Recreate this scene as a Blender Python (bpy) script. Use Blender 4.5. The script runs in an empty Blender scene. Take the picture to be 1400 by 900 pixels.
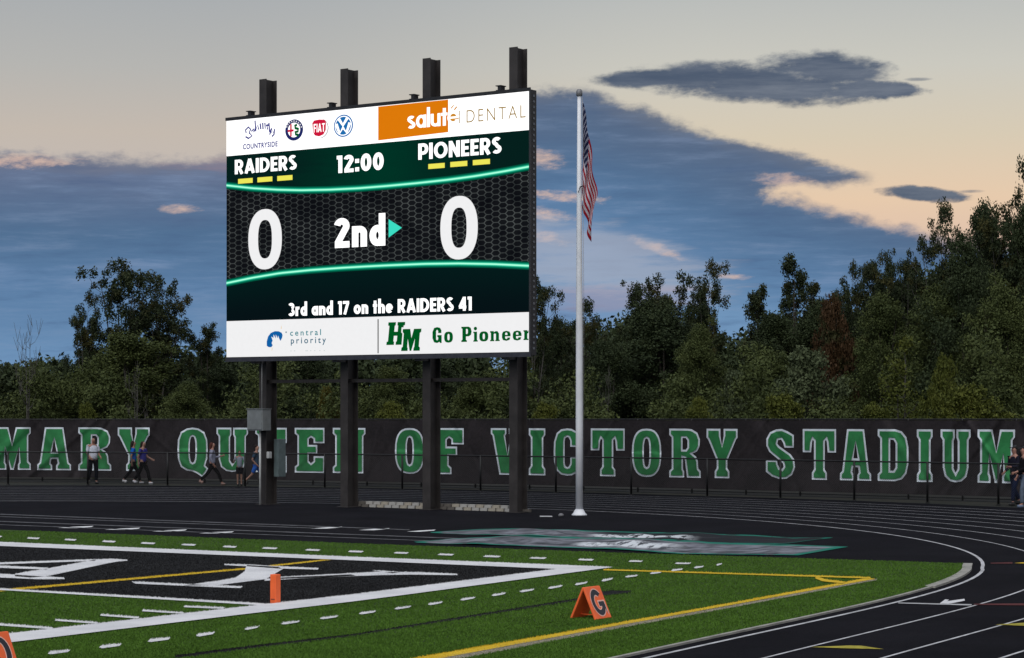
import bpy, math, random
import numpy as np
from mathutils import Vector, Matrix
from mathutils.geometry import tessellate_polygon

SC = bpy.context.scene
COL = SC.collection
F, H, HY, CX = 3042.0, 2.9, 560.0, 700.0      # focal length (px of the 1400 wide photo), eye height, horizon row, centre column

# ------------------------------------------------------------------ camera
cam_data = bpy.data.cameras.new('camera')
cam = bpy.data.objects.new('camera', cam_data); COL.objects.link(cam)
cam_data.sensor_width = 36.0
cam_data.lens = 36.0 * F / 1400.0
cam_data.shift_y = (HY - 450.0) / 1400.0
cam_data.clip_start = 0.5; cam_data.clip_end = 6000
cam.location = (0, 0, H); cam.rotation_euler = (math.radians(90), 0, 0)
SC.camera = cam
SC.view_settings.view_transform = 'Standard'; SC.view_settings.look = 'None'
SC.view_settings.exposure = 0.0; SC.view_settings.gamma = 1.0
SC.view_settings.use_curve_mapping = False

# ------------------------------------------------------------------ node helpers
class E:
    """tiny expression builder over Math nodes"""
    def __init__(s, nt, sock): s.nt, s.s = nt, sock
    def _m(s, op, *a, clamp=False):
        n = s.nt.nodes.new('ShaderNodeMath'); n.operation = op; n.use_clamp = clamp
        for i, v in enumerate((s,) + a):
            if isinstance(v, E): s.nt.links.new(v.s, n.inputs[i])
            else: n.inputs[i].default_value = float(v)
        return E(s.nt, n.outputs[0])
    def __add__(s, o): return s._m('ADD', o)
    def __radd__(s, o): return s._m('ADD', o)
    def __sub__(s, o): return s._m('SUBTRACT', o)
    def __rsub__(s, o): return (s * -1.0) + o
    def __mul__(s, o): return s._m('MULTIPLY', o)
    def __rmul__(s, o): return s._m('MULTIPLY', o)
    def __truediv__(s, o): return s._m('DIVIDE', o)
    def mx(s, o): return s._m('MAXIMUM', o)
    def mn(s, o): return s._m('MINIMUM', o)
    def ab(s): return s._m('ABSOLUTE')
    def clamp(s): return s._m('ADD', 0.0, clamp=True)
    def ss(s, a, b, lo=0.0, hi=1.0):
        n = s.nt.nodes.new('ShaderNodeMapRange'); n.interpolation_type = 'SMOOTHSTEP'
        if a > b: a, b, lo, hi = b, a, hi, lo
        s.nt.links.new(s.s, n.inputs[0])
        for i, v in enumerate((a, b, lo, hi)): n.inputs[i + 1].default_value = v
        return E(s.nt, n.outputs[0])

def ramp(nt, fac, stops, interp='LINEAR'):
    n = nt.nodes.new('ShaderNodeValToRGB'); cr = n.color_ramp; cr.interpolation = interp
    while len(cr.elements) < len(stops): cr.elements.new(0.5)
    for e, (p, c) in zip(cr.elements, stops):
        e.position = p
        e.color = (c[0], c[1], c[2], 1) if hasattr(c, '__len__') else (c, c, c, 1)
    nt.links.new(fac.s if isinstance(fac, E) else fac, n.inputs[0])
    return n.outputs[0]

def mix(nt, fac, a, b):
    n = nt.nodes.new('ShaderNodeMix'); n.data_type = 'RGBA'
    for i, v in ((0, fac), (6, a), (7, b)):
        if isinstance(v, E): nt.links.new(v.s, n.inputs[i])
        elif isinstance(v, bpy.types.NodeSocket): nt.links.new(v, n.inputs[i])
        elif i == 0: n.inputs[0].default_value = v
        else: n.inputs[i].default_value = (v[0], v[1], v[2], 1)
    return n.outputs[2]

def noise(nt, vec, scale, detail=4, rough=0.5, dims='3D'):
    n = nt.nodes.new('ShaderNodeTexNoise'); n.noise_dimensions = dims
    n.inputs['Scale'].default_value = scale; n.inputs['Detail'].default_value = detail
    n.inputs['Roughness'].default_value = rough
    if vec is not None: nt.links.new(vec, n.inputs['Vector'])
    return E(nt, n.outputs['Fac'])

def comb(nt, *v):
    n = nt.nodes.new('ShaderNodeCombineXYZ')
    for i, a in enumerate(v):
        if isinstance(a, E): nt.links.new(a.s, n.inputs[i])
        else: n.inputs[i].default_value = a
    return n.outputs[0]

def sep(nt, sock):
    n = nt.nodes.new('ShaderNodeSeparateXYZ'); nt.links.new(sock, n.inputs[0])
    return [E(nt, n.outputs[i]) for i in range(3)]

def srgb(r, g, b):
    f = lambda c: (c / 255 / 12.92) if c / 255 <= 0.04045 else ((c / 255 + 0.055) / 1.055) ** 2.4
    return (f(r), f(g), f(b))

# ------------------------------------------------------------------ world: dusk sky with cloud bank
world = bpy.data.worlds.new('World'); SC.world = world; world.use_nodes = True
nt = world.node_tree
for n in list(nt.nodes): nt.nodes.remove(n)
out = nt.nodes.new('ShaderNodeOutputWorld'); bg = nt.nodes.new('ShaderNodeBackground')
nt.links.new(bg.outputs[0], out.inputs[0])
tc = nt.nodes.new('ShaderNodeTexCoord')
dx, dy, dz = sep(nt, tc.outputs['Generated'])
az = dx._m('ARCTAN2', dy)
U = az * 3090.0 + 700.0                                # azimuth of the view direction, 0 deg = straight north
r_ = (dx * dx + dy * dy)._m('SQRT').mx(0.02)
V = (dz / r_) * -3042.0 + 560.0                        # 560 = horizon, falls with elevation
V = V.mx(-6000.0)
n1 = (noise(nt, comb(nt, U / 62.0, V / 34.0, 0.0), 1.0, 10, 0.66) - 0.5) * 5.0
n2 = (noise(nt, comb(nt, U / 300.0 + 7.0, V / 70.0, 3.0), 1.0, 8, 0.62) - 0.5) * 4.0
n3 = (noise(nt, comb(nt, U / 170.0 + V / 260.0, V / 20.0, 9.0), 1.0, 9, 0.66) - 0.5) * 3.6
n4 = (noise(nt, comb(nt, U / 26.0 + V / 60.0, V / 9.0, 4.0), 1.0, 8, 0.68) - 0.5) * 5.0
fv = (V + 600.0) / 1200.0
fu = ((U + 400.0) / 2200.0).clamp()
clearL = ramp(nt, fv, [(0.0, srgb(150, 160, 178)), (0.42, srgb(165, 167, 170)), (0.50, srgb(171, 172, 171)), (0.58, srgb(183, 179, 172)),
                       (0.655, srgb(198, 183, 168)), (0.70, srgb(196, 182, 172)), (0.85, srgb(120, 150, 188)), (0.97, srgb(120, 150, 185))])
clearR = ramp(nt, fv, [(0.0, srgb(160, 166, 178)), (0.42, srgb(180, 182, 180)), (0.50, srgb(189, 189, 183)), (0.58, srgb(206, 201, 187)),
                       (0.66, srgb(219, 202, 174)), (0.73, srgb(234, 200, 165)), (0.80, srgb(222, 185, 165)), (0.9, srgb(150, 160, 180))])
clear = mix(nt, U.ss(250, 1000), clearL, clearR)
# real sky model, blended in at daylight-range strength
sky = nt.nodes.new('ShaderNodeTexSky'); sky.sky_type = 'NISHITA'; sky.sun_disc = False
sky.sun_elevation = math.radians(52.0); sky.sun_rotation = math.radians(200.0)
sk = nt.nodes.new('ShaderNodeMix'); sk.data_type = 'RGBA'; sk.blend_type = 'MULTIPLY'; sk.inputs[0].default_value = 1.0
nt.links.new(sky.outputs[0], sk.inputs[6]); sk.inputs[7].default_value = (0.12, 0.12, 0.12, 1)
clear = mix(nt, 0.10, clear, sk.outputs[2])
# upper edge of the cloud bank as a function of azimuth (rows / 600)
def edge(pts):
    return E(nt, ramp(nt, (U + 200.0) / 1800.0, [((p + 200) / 1800, v / 600 ) for p, v in pts])) * 600.0
T1 = edge([(-200, 212), (0, 218), (60, 216), (180, 222), (310, 214), (500, 170), (730, 124), (795, 118), (851, 140), (939, 168), (1031, 199), (1109, 219), (1186, 240), (1300, 275), (1600, 300)])
T2 = edge([(-200, 230), (900, 230), (1030, 262), (1157, 290), (1245, 312), (1300, 335), (1600, 345)])
m1 = (V - T1 + n1 * 10.0 + n2 * 7.0 + n4 * 2.0).ss(-7, 15) * (U + n1 * 14.0).ss(1212, 1172)
cut = (V + n1 * 6.0).ss(247, 262) * (U + n1 * 30.0 - V * 0.4).ss(920, 975)
m1 = m1 * (cut * -1.0 + 1.0)
m2 = (V - T2 + n1 * 10.0 + n2 * 5.0 + n4 * 2.0).ss(-9, 18)
bank = m1.mx(m2)
# bank colour: slate at its top edge, bluer and lighter towards the horizon
dep = (V - T1 + n2 * 16.0 + n3 * 9.0)
bcolL = ramp(nt, dep / 400.0, [(0.0, srgb(122, 125, 140)), (0.08, srgb(98, 113, 142)), (0.25, srgb(82, 112, 146)), (0.45, srgb(92, 126, 164)), (0.7, srgb(110, 146, 184)), (0.85, srgb(122, 156, 190))])
bcolR = ramp(nt, dep / 400.0, [(0.0, srgb(106, 115, 132)), (0.08, srgb(88, 106, 133)), (0.25, srgb(84, 113, 147)), (0.45, srgb(93, 128, 166)), (0.62, srgb(112, 148, 185)), (0.85, srgb(116, 146, 184))])
bcol = mix(nt, U.ss(500, 800), bcolL, bcolR)
streak = n3.ss(-0.1, 0.9) * 0.42
bcol = mix(nt, streak, bcol, srgb(134, 152, 182))
bcol = mix(nt, (n2 * 0.7 + n3 * 0.3).ss(0.0, 0.9) * V.ss(190, 330) * 0.5, bcol, srgb(132, 156, 192))
bcol = mix(nt, (n3 * -1.0).ss(0.0, 0.8) * 0.40, bcol, srgb(68, 92, 130))
def ell(cx_, cy_, rx_, ry_, tilt, wob, lo=1.7, hi=-0.1, nn=None):
    a = (U - cx_) / rx_; b = (V - cy_ - (U - cx_) * tilt) / ry_
    return (a * a + b * b + (nn or n1) * wob).ss(lo, hi)
# warm breaks in the bank
hk = dict(nn=n4, lo=1.6, hi=-0.9)
holes = ell(738, 216, 34, 13, 0.1, 1.0, **hk).mx(ell(742, 293, 40, 9, 0.12, 1.0, **hk)).mx(ell(240, 289, 26, 6, 0.0, 0.9, **hk)).mx(ell(900, 340, 34, 8, 0.35, 1.0, **hk))
holes = holes.mx(ell(1005, 379, 24, 4, 0.05, 0.9, **hk)).mx(ell(1080, 250, 40, 10, 0.1, 1.0, **hk)).mx(ell(30, 228, 75, 10, -0.05, 1.2, **hk)).mx(ell(735, 322, 40, 8, 0.2, 1.2, **hk)).mx(ell(770, 268, 60, 7, 0.1, 1.1, **hk))
bcol = mix(nt, holes * 0.8, bcol, srgb(222, 190, 172))
pale = ell(790, 350, 190, 48, 0.18, 1.3, 1.6, 0.2, n3)
bcol = mix(nt, pale * 0.6, bcol, srgb(170, 176, 192))
pink = ell(470, 225, 220, 22, 0.0, 1.4, 1.6, 0.2, n3).mx(ell(845, 408, 110, 18, 0.0, 1.2, 1.6, 0.2, n3))
bcol = mix(nt, pink * 0.25, bcol, srgb(190, 150, 150))
col = mix(nt, bank, clear, bcol)
# separate dark clouds
nA = n1 * 0.75 + n4 * 0.35
cA = ell(1045, 118, 168, 26, 0.07, 0.65, 1.6, 0.4, nA).mx(ell(1130, 100, 86, 23, 0.06, 0.65, 1.6, 0.4, nA)).mx(ell(905, 107, 92, 13, -0.03, 0.5, 1.4, 0.5, nA)).mx(ell(1195, 128, 75, 14, 0.05, 0.6, 1.3, 0.5))
cB = ell(1262, 270, 62, 10, 0.08, 0.6, 1.4, 0.5, nA)
cC = (ell(1328, 268, 18, 2.5, 0.0, 0.8).mx(ell(1258, 116, 18, 2.5, 0, 0.8))) * 0.7
ccol = mix(nt, (n3 + n2 * 0.6).ss(-0.8, 1.3), srgb(78, 91, 111), srgb(118, 126, 139))
col = mix(nt, cA.mx(cB).mx(cC), col, ccol)
nt.links.new(col, bg.inputs['Color']); bg.inputs['Strength'].default_value = 1.0

# ------------------------------------------------------------------ sun: added wide soft fill from behind the camera, brightens the field, no crisp shadows
field_fill_d = bpy.data.lights.new('field_fill', 'SUN'); field_fill = bpy.data.objects.new('field_fill', field_fill_d); COL.objects.link(field_fill)
field_fill_d.energy = 2.0; field_fill_d.angle = math.radians(65); field_fill_d.color = (1.0, 0.97, 0.92)
el_ = math.radians(52); az_s = math.radians(200)
sd = Vector((math.sin(az_s) * math.cos(el_), math.cos(az_s) * math.cos(el_), math.sin(el_)))
field_fill.rotation_euler = sd.to_track_quat('Z', 'Y').to_euler()

# ------------------------------------------------------------------ materials
MATS = {}
def mat(name, color, rough=0.7, metal=0.0, var=0.15, scale=6.0, bump=0.0, bscale=40.0, spec=0.5, coat=0.0):
    if name in MATS: return MATS[name]
    m = bpy.data.materials.new(name); m.use_nodes = True; t = m.node_tree
    p = t.nodes['Principled BSDF']
    tcn = t.nodes.new('ShaderNodeTexCoord')
    n = noise(t, tcn.outputs['Object'], scale, 5, 0.6)
    lo = tuple(c * (1 - var) for c in color); hi = tuple(min(1, c * (1 + var)) for c in color)
    t.links.new(mix(t, n.ss(0.3, 0.7), lo, hi), p.inputs['Base Color'])
    p.inputs['Roughness'].default_value = rough; p.inputs['Metallic'].default_value = metal
    p.inputs['Specular IOR Level'].default_value = spec
    if bump > 0:
        b = t.nodes.new('ShaderNodeBump'); b.inputs['Strength'].default_value = 0.6; b.inputs['Distance'].default_value = bump
        t.links.new(noise(t, tcn.outputs['Object'], bscale, 4, 0.6).s, b.inputs['Height'])
        t.links.new(b.outputs[0], p.inputs['Normal'])
    MATS[name] = m; return m

def emit(name, color, strength=1.0):
    if name in MATS: return MATS[name]
    m = bpy.data.materials.new(name); m.use_nodes = True; t = m.node_tree
    for n in list(t.nodes): t.nodes.remove(n)
    o = t.nodes.new('ShaderNodeOutputMaterial'); e = t.nodes.new('ShaderNodeEmission')
    tcn = t.nodes.new('ShaderNodeTexCoord')
    nn = noise(t, tcn.outputs['Object'], 9.0, 2, 0.5)
    t.links.new(mix(t, nn.ss(0.3, 0.7), tuple(c * 0.985 for c in color), color), e.inputs[0])
    e.inputs[1].default_value = strength
    t.links.new(e.outputs[0], o.inputs[0])
    MATS[name] = m; return m

# ------------------------------------------------------------------ mesh helpers
def tag(o, label=None, cat=None, group=None, kind=None):
    if label: o['label'] = label
    if cat: o['category'] = cat
    if group: o['group'] = group
    if kind: o['kind'] = kind
    return o

def link(name, me, parent=None):
    o = bpy.data.objects.new(name, me); COL.objects.link(o)
    if parent is not None: o.parent = parent
    return o

def empty(name, loc=(0, 0, 0), rz=0.0):
    o = bpy.data.objects.new(name, None); COL.objects.link(o); o.location = loc; o.rotation_euler = (0, 0, rz)
    o.empty_display_size = 0.2
    return o

def mk(name, verts, faces, m, parent=None, smooth=False, uv=None):
    me = bpy.data.meshes.new(name); me.from_pydata([tuple(v) for v in verts], [], faces)
    if smooth: me.polygons.foreach_set('use_smooth', [True] * len(me.polygons))
    if uv is not None:
        l = me.uv_layers.new(name='UVMap')
        for lp in me.loops: l.data[lp.index].uv = uv[lp.vertex_index]
    if isinstance(m, (list, tuple)):
        for q in m: me.materials.append(q)
    else: me.materials.append(m)
    me.update()
    return link(name, me, parent)

class MB:
    def __init__(s): s.v = []; s.f = []
    def add(s, vs, fs):
        b = len(s.v); s.v += [tuple(v) for v in vs]; s.f += [tuple(b + i for i in f) for f in fs]; return s
    def box(s, c, ax, ay, az_, bev=0.0):
        """box centred at c with half-axis vectors ax ay az"""
        c, ax, ay, az_ = Vector(c), Vector(ax), Vector(ay), Vector(az_)
        vs = [c + i * ax + j * ay + k * az_ for i in (-1, 1) for j in (-1, 1) for k in (-1, 1)]
        return s.add(vs, [(0, 1, 3, 2), (4, 6, 7, 5), (0, 4, 5, 1), (2, 3, 7, 6), (0, 2, 6, 4), (1, 5, 7, 3)])
    def tube(s, pts, rads, n=6, cap=True):
        pts = [Vector(p) for p in pts]; b = len(s.v)
        for i, p in enumerate(pts):
            d = (pts[min(i + 1, len(pts) - 1)] - pts[max(i - 1, 0)]).normalized()
            up = Vector((0, 0, 1)) if abs(d.z) < 0.9 else Vector((1, 0, 0))
            a = d.cross(up).normalized(); c = d.cross(a)
            r = rads[i] if hasattr(rads, '__len__') else rads
            for k in range(n):
                t = 2 * math.pi * k / n
                s.v.append(tuple(p + (a * math.cos(t) + c * math.sin(t)) * r))
        for i in range(len(pts) - 1):
            for k in range(n):
                q = b + i * n; k2 = (k + 1) % n
                s.f.append((q + k, q + k2, q + n + k2, q + n + k))
        if cap:
            s.f.append(tuple(b + k for k in range(n))[::-1]); q = b + (len(pts) - 1) * n
            s.f.append(tuple(q + k for k in range(n)))
        return s
    def lathe(s, c, prof, n=16):
        b = len(s.v); c = Vector(c)
        for r, z in prof:
            for k in range(n):
                t = 2 * math.pi * k / n; s.v.append((c.x + r * math.cos(t), c.y + r * math.sin(t), c.z + z))
        for i in range(len(prof) - 1):
            for k in range(n):
                q = b + i * n; k2 = (k + 1) % n
                s.f.append((q + k, q + k2, q + n + k2, q + n + k))
        s.f.append(tuple(b + k for k in range(n))[::-1]); q = b + (len(prof) - 1) * n
        s.f.append(tuple(q + k for k in range(n)))
        return s
    def build(s, name, m, parent=None, smooth=False): return mk(name, s.v, s.f, m, parent, smooth)

def bevel(o, w, seg=2):
    b = o.modifiers.new('bevel', 'BEVEL'); b.width = w; b.segments = seg; b.limit_method = 'ANGLE'; return o

def G(px, py, z=0.0):
    """ground position seen at a photo pixel, for a surface at height z"""
    D = F * (H - z) / (py - HY); return Vector(((px - CX) * D / F, D, z))

def area(p): return 0.5 * sum(p[i][0] * p[(i + 1) % len(p)][1] - p[(i + 1) % len(p)][0] * p[i][1] for i in range(len(p)))
def inset(poly, d):
    """move every edge inwards by d (outer loops CCW)"""
    n = len(poly); outp = []
    for i in range(n):
        a, b, c = Vector(poly[i - 1][:2]), Vector(poly[i][:2]), Vector(poly[(i + 1) % n][:2])
        e1 = (b - a).normalized(); e2 = (c - b).normalized()
        n1_ = Vector((-e1.y, e1.x)); n2_ = Vector((-e2.y, e2.x)); m = n1_ + n2_
        k = m.dot(n1_)
        if k < 0.5: k = 0.5
        outp.append(tuple(b + m * (d / k)))
    return outp
def orient(loops):
    res = []
    for i, l in enumerate(loops):
        l = list(l)
        if (area(l) > 0) != (i == 0): l = l[::-1]
        res.append(l)
    return res
def tess(loops):
    tri = tessellate_polygon([[Vector((p[0], p[1], 0)) for p in l] for l in loops])
    flat = [p for l in loops for p in l]
    fs = []
    for t in tri:
        a, b, c = (flat[i] for i in t)
        if (b[0] - a[0]) * (c[1] - a[1]) - (c[0] - a[0]) * (b[1] - a[1]) < 0: t = (t[0], t[2], t[1])
        fs.append(tuple(t))
    return flat, fs
def sheet(name, pxpoly, z, m, parent=None):
    pts = [G(x, y, z) for x, y in pxpoly]
    flat, fs = tess([[(p.x, p.y) for p in pts]])
    return mk(name, [(x, y, z) for x, y in flat], fs, m, parent)

# ------------------------------------------------------------------ ground, track, turf
def ground_mat(name, c1, c2, s1, s2, rough, bump, spec=0.4, patch=None):
    m = bpy.data.materials.new(name); m.use_nodes = True; t = m.node_tree; p = t.nodes['Principled BSDF']
    g = t.nodes.new('ShaderNodeNewGeometry')
    a = noise(t, g.outputs['Position'], s1, 6, 0.65); b = noise(t, g.outputs['Position'], s2, 3, 0.6)
    c = mix(t, (a * 0.5 + b * 0.5).ss(0.38, 0.62), c1, c2)
    if patch: c = mix(t, noise(t, g.outputs['Position'], patch[0], 5, 0.7).ss(0.5, 0.7) * patch[1], c, patch[2])
    t.links.new(c, p.inputs['Base Color'])
    p.inputs['Roughness'].default_value = rough; p.inputs['Specular IOR Level'].default_value = spec
    bn = t.nodes.new('ShaderNodeBump'); bn.inputs['Strength'].default_value = 0.7; bn.inputs['Distance'].default_value = bump
    t.links.new(b.s, bn.inputs['Height']); t.links.new(bn.outputs[0], p.inputs['Normal'])
    MATS[name] = m; return m

M_ground = ground_mat('rough_ground', (0.010, 0.012, 0.009), (0.026, 0.024, 0.018), 0.4, 9, 0.95, 0.03)
M_asph = ground_mat('track_rubber', (0.0040, 0.0039, 0.0058), (0.0100, 0.0096, 0.0130), 0.5, 45, 0.92, 0.006, 0.04, (0.35, 0.5, (0.0095, 0.0080, 0.0100)))
M_turf = ground_mat('turf_base', (0.028, 0.058, 0.010), (0.050, 0.092, 0.017), 0.7, 70, 0.95, 0.01, 0.15, (3.0, 0.3, (0.030, 0.060, 0.013)))
M_tblack = ground_mat('turf_black', (0.007, 0.007, 0.008), (0.016, 0.016, 0.017), 0.7, 70, 0.9, 0.01, 0.15)
M_white = ground_mat('painted_white', (0.58, 0.58, 0.60), (0.76, 0.76, 0.77), 1.2, 60, 0.9, 0.006, 0.2)
M_lane = ground_mat('lane_paint', (0.34, 0.34, 0.35), (0.55, 0.55, 0.57), 1.5, 4, 0.8, 0.003, 0.2)
M_faint = ground_mat('worn_paint', (0.05, 0.05, 0.055), (0.13, 0.13, 0.14), 1.5, 8, 0.8, 0.003, 0.2)
M_yellow = ground_mat('painted_yellow', (0.55, 0.36, 0.012), (0.70, 0.47, 0.03), 1.2, 60, 0.9, 0.006, 0.2)
M_arrow = ground_mat('worn_yellow', (0.28, 0.24, 0.04), (0.42, 0.36, 0.06), 1.5, 12, 0.9, 0.004, 0.1)
M_edge = ground_mat('painted_edge', (0.22, 0.20, 0.15), (0.34, 0.31, 0.24), 1.2, 60, 0.9, 0.006, 0.2)
M_red = ground_mat('painted_red', (0.05, 0.01, 0.01), (0.10, 0.02, 0.02), 1.2, 30, 0.8, 0.003, 0.2)

R3 = lambda *a: None
g = mk('ground', [(-1500, -60, -0.02), (1500, -60, -0.02), (1500, 3500, -0.02), (-1500, 3500, -0.02)], [(0, 1, 2, 3)], M_ground)
tag(g, kind='structure')

UX = Vector((0.8195, -0.5731, 0)); UN = Vector((0.5731, 0.8195, 0))   # field axes: along the end line / along the sideline
TC = Vector((-14.73, 46.3, 0)); TR = 24.0
NEAR = np.polyfit([25.9, 27.4, 33.3, 36.5, 40.3, 41.5], [1.60, 2.40, 5.75, 7.27, 8.51, 8.78], 3)   # near side of the inner line: x as a function of distance
def track_path(off):
    """ground polyline of the track line `off` metres outside the inner one"""
    def rad(a):
        return TR + off * (1 + 0.30 * min(1.0, max(0.0, (math.degrees(a) - 55) / 40)))
    pts = []
    D0_ = 27.0; X0_, S0_ = float(np.polyval(NEAR, D0_)), float(np.polyval(np.polyder(NEAR), D0_))
    for D_ in [-40.0] + list(np.linspace(0, 40, 60)):
        if D_ < D0_: x, sl = X0_ + S0_ * (D_ - D0_), S0_
        else: x, sl = float(np.polyval(NEAR, D_)), float(np.polyval(np.polyder(NEAR), D_))
        n_ = Vector((1.0, -sl, 0)).normalized(); pts.append(Vector((x, D_, 0)) + n_ * off)
    a0, a1 = math.radians(-14.0), math.radians(148.7)
    n = 80
    for i in range(n + 1):
        a = a0 + (a1 - a0) * i / n
        pts.append(TC + Vector((math.cos(a), math.sin(a), 0)) * rad(a))
    pts.append(pts[-1] - UN * 60)
    return pts
def strip(name, o0, o1, z, m, parent=None, i0=0, i1=None, thick=0.0):
    a, b = track_path(o0)[i0:i1], track_path(o1)[i0:i1]
    n = len(a); vs = [(p.x, p.y, z) for p in a] + [(p.x, p.y, z) for p in b]
    fs = [(i, n + i, n + i + 1, i + 1) for i in range(n - 1)]
    if thick:
        vs += [(p[0], p[1], z - thick) for p in vs]
        m2 = 2 * n
        fs += [(i, i + 1, m2 + i + 1, m2 + i) for i in range(n - 1)] + [(n + i + 1, n + i, m2 + n + i, m2 + n + i + 1) for i in range(n - 1)]
        fs += [(0, m2, m2 + n, n), (n - 1, 2 * n - 1, m2 + 2 * n - 1, m2 + n - 1)]
    return mk(name, vs, fs, m, parent)
# asphalt: everything inside the outer edge of the track
outer = track_path(11.2)
flat, fs = tess([[(p.x, p.y) for p in outer]])
track = mk('running_track', [(x, y, 0.01) for x, y in flat], fs, M_asph); tag(track, kind='structure')
for k in range(9):
    w = 0.065 if k == 0 else 0.045
    strip('lane_line', k * 1.2 - w / 2, k * 1.2 + w / 2, 0.014, M_lane, track)

ZT = 0.03
# turf outline: D-zone edge in the photo, inner curb on the right
tp = [G(x, y, ZT) for x, y in [(-900, 690.5), (-60, 721.8), (480, 743), (860, 756.5), (1317, 770.3)]]
curbpath = track_path(-0.30)
i_end = min(range(len(curbpath)), key=lambda i: (curbpath[i] - Vector((tp[-1].x, tp[-1].y, 0))).length)
turf_loop = [(p.x, p.y) for p in tp] + [(p.x, p.y) for p in curbpath[:i_end][::-1]] + [(-30, -30), (-60, 0), (-75, 60)]
flat, fs = tess([turf_loop])
turf = mk('artificial_turf', [(x, y, ZT) for x, y in flat], fs, M_turf); tag(turf, kind='structure')
curb = strip('curb', -0.30, -0.235, 0.036, mat('concrete', (0.30, 0.29, 0.26), 0.85, var=0.2, scale=3, bump=0.004), None, 0, i_end + 1, 0.06)
tag(curb, kind='structure')
ce = strip('curb_end', -0.36, -0.19, 0.044, MATS['concrete'], curb, max(0, i_end - 8), i_end + 1, 0.06)

SH = []                                             # painted shapes on turf: (colour, pixel polygon), reused for the blades
def paint(name, c, poly, lvl=0):
    z = ZT + 0.004 + 0.004 * lvl
    m = {'w': M_white, 'k': M_tblack, 'y': M_yellow, 'e': M_edge, 'd': M_tblack}[c]
    SH.append((lvl, c, poly)); return sheet(name, poly, z, m, turf)
def cr(pts, s, ox, oy): return [(ox + x / s, oy + y / s) for x, y in pts]
C3 = lambda p: cr(p, 2.9167, 0, 700)
C4 = lambda p: cr(p, 2.6923, 340, 700)
C5 = lambda p: cr(p, 2.4138, 820, 680)
# black end zone
paint('end_zone', 'k', [(-300, 728.5), (0, 743.5), (480, 763), (800, 777), (700, 791), (548, 812), (480, 818), (375, 829), (200, 817), (14, 806.5), (-300, 789)])
# yellow soccer line crossing the end zone
paint('yellow_line', 'y', C3([(-300, 330), (0, 310), (980, 224), (1320, 187), (1345, 189), (980, 230), (0, 318), (-300, 340)]), 1)
# end zone letters
EL = [C3([(380, 190), (440, 187), (508, 191), (508, 195), (470, 198), (425, 206), (185, 257), (120, 262), (60, 257), (60, 247), (190, 226), (330, 200)]),
      C3([(-40, 203), (380, 189), (380, 195), (-40, 211)]), C3([(-40, 213), (0, 214), (192, 223), (185, 230), (-40, 222)]),
      C3([(-60, 246), (0, 247), (60, 250), (150, 256), (255, 262), (258, 268), (160, 269), (-60, 259)]),
      C3([(980, 222), (985, 212), (1110, 219), (1128, 228), (1090, 250), (1062, 268), (870, 292), (730, 294), (870, 275), (940, 262), (975, 238)]),
      C3([(893, 208), (985, 210), (1110, 217), (1270, 224), (1268, 230), (1110, 226), (985, 217), (895, 212)]),
      C3([(525, 278), (560, 279), (740, 288), (968, 297), (960, 304), (850, 300), (540, 286)]),
      C3([(1055, 268), (1130, 261), (1400, 249), (1420, 255), (1200, 265), (1055, 275)]),
      C4([(110, 240), (200, 235), (470, 221), (620, 222), (765, 228), (770, 233), (600, 231), (480, 233), (115, 247)]), C4([(455, 216), (480, 216), (560, 222), (530, 226)])]
for e in EL: paint('painted_letter', 'w', e, 2)
# border lines
paint('end_line', 'w', [(-300, 726), (0, 741), (480, 761.3), (838, 775.2), (800, 778), (769, 778.3), (480, 766), (0, 746.5), (-300, 731)], 3)
paint('sideline', 'w', [(838, 775.4), (769, 777), (480, 813), (376, 824.5), (200, 845), (14, 866), (-120, 881), (-120, 893), (17, 877.8), (340, 839), (480, 822.7), (548, 814)], 4)
paint('goal_line', 'w', [(-300, 788), (14, 805.4), (180, 814.6), (365, 825.6), (352, 827.3), (180, 817.2), (14, 807.6), (-300, 790.5)], 3)
# yard ticks inside the sideline
for t in ([(-200, 434), (0, 445), (212, 461), (206, 468), (0, 453), (-200, 442)], [(222, 428), (392, 440), (385, 446), (219, 434)],
          [(402, 408), (556, 419), (550, 425), (400, 414)], [(570, 390), (735, 401), (728, 406), (567, 396)], [(735, 374), (896, 381), (890, 387), (733, 380)],
          [(-200, 486), (10, 492), (-20, 500), (-200, 496)]):
    paint('yard_tick', 'w', C3(t), 3)
# dashed restraining lines
def dash(C, x0, x1, yc, sl, th):
    w = x1 - x0; k = min(10, w * 0.15)
    paint('dash', 'w', C([(x0, yc + sl / 2 + th * 0.4), (x0 + k, yc + sl / 2 - th * 0.5), (x1, yc - sl / 2 - th * 0.5), (x1 - k, yc - sl / 2 + th * 0.5), (x0 + k * 1.3, yc + sl / 2 + th * 0.65)]), 3)
for a in [(190, 281, 558), (395, 486, 534), (588, 681, 509), (782, 858, 487)]: dash(C3, *a, 8, 9)
for a in [(-15, 38, 427), (119, 190, 407), (262, 331, 388), (405, 470, 370), (536, 600, 352), (660, 716, 336), (778, 836, 319), (894, 948, 303), (997, 1053, 289), (1101, 1157, 276), (1200, 1249, 263), (1298, 1343, 249)]: dash(C4, *a, 6, 6)
for a in [(83, 127, 260), (165, 206, 249), (235, 276, 239), (310, 344, 230), (385, 404, 221)]: dash(C5, *a, 3, 4.5)
for a in [(-60, 10, 98), (107, 159, 105), (256, 306, 111), (406, 463, 118), (560, 621, 125), (723, 783, 131), (887, 945, 139), (1045, 1108, 145), (1216, 1279, 152)]: dash(C3, *a, -2.5, 5.5)
for a in [(365, 424, 146), (534, 590, 151), (695, 757, 157), (862, 929, 164), (1033, 1097, 170), (1211, 1272, 176)]: dash(C4, *a, -2, 5)
for a in [(94, 143, 211), (247, 302, 218)]: dash(C5, *a, -1, 4)
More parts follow.
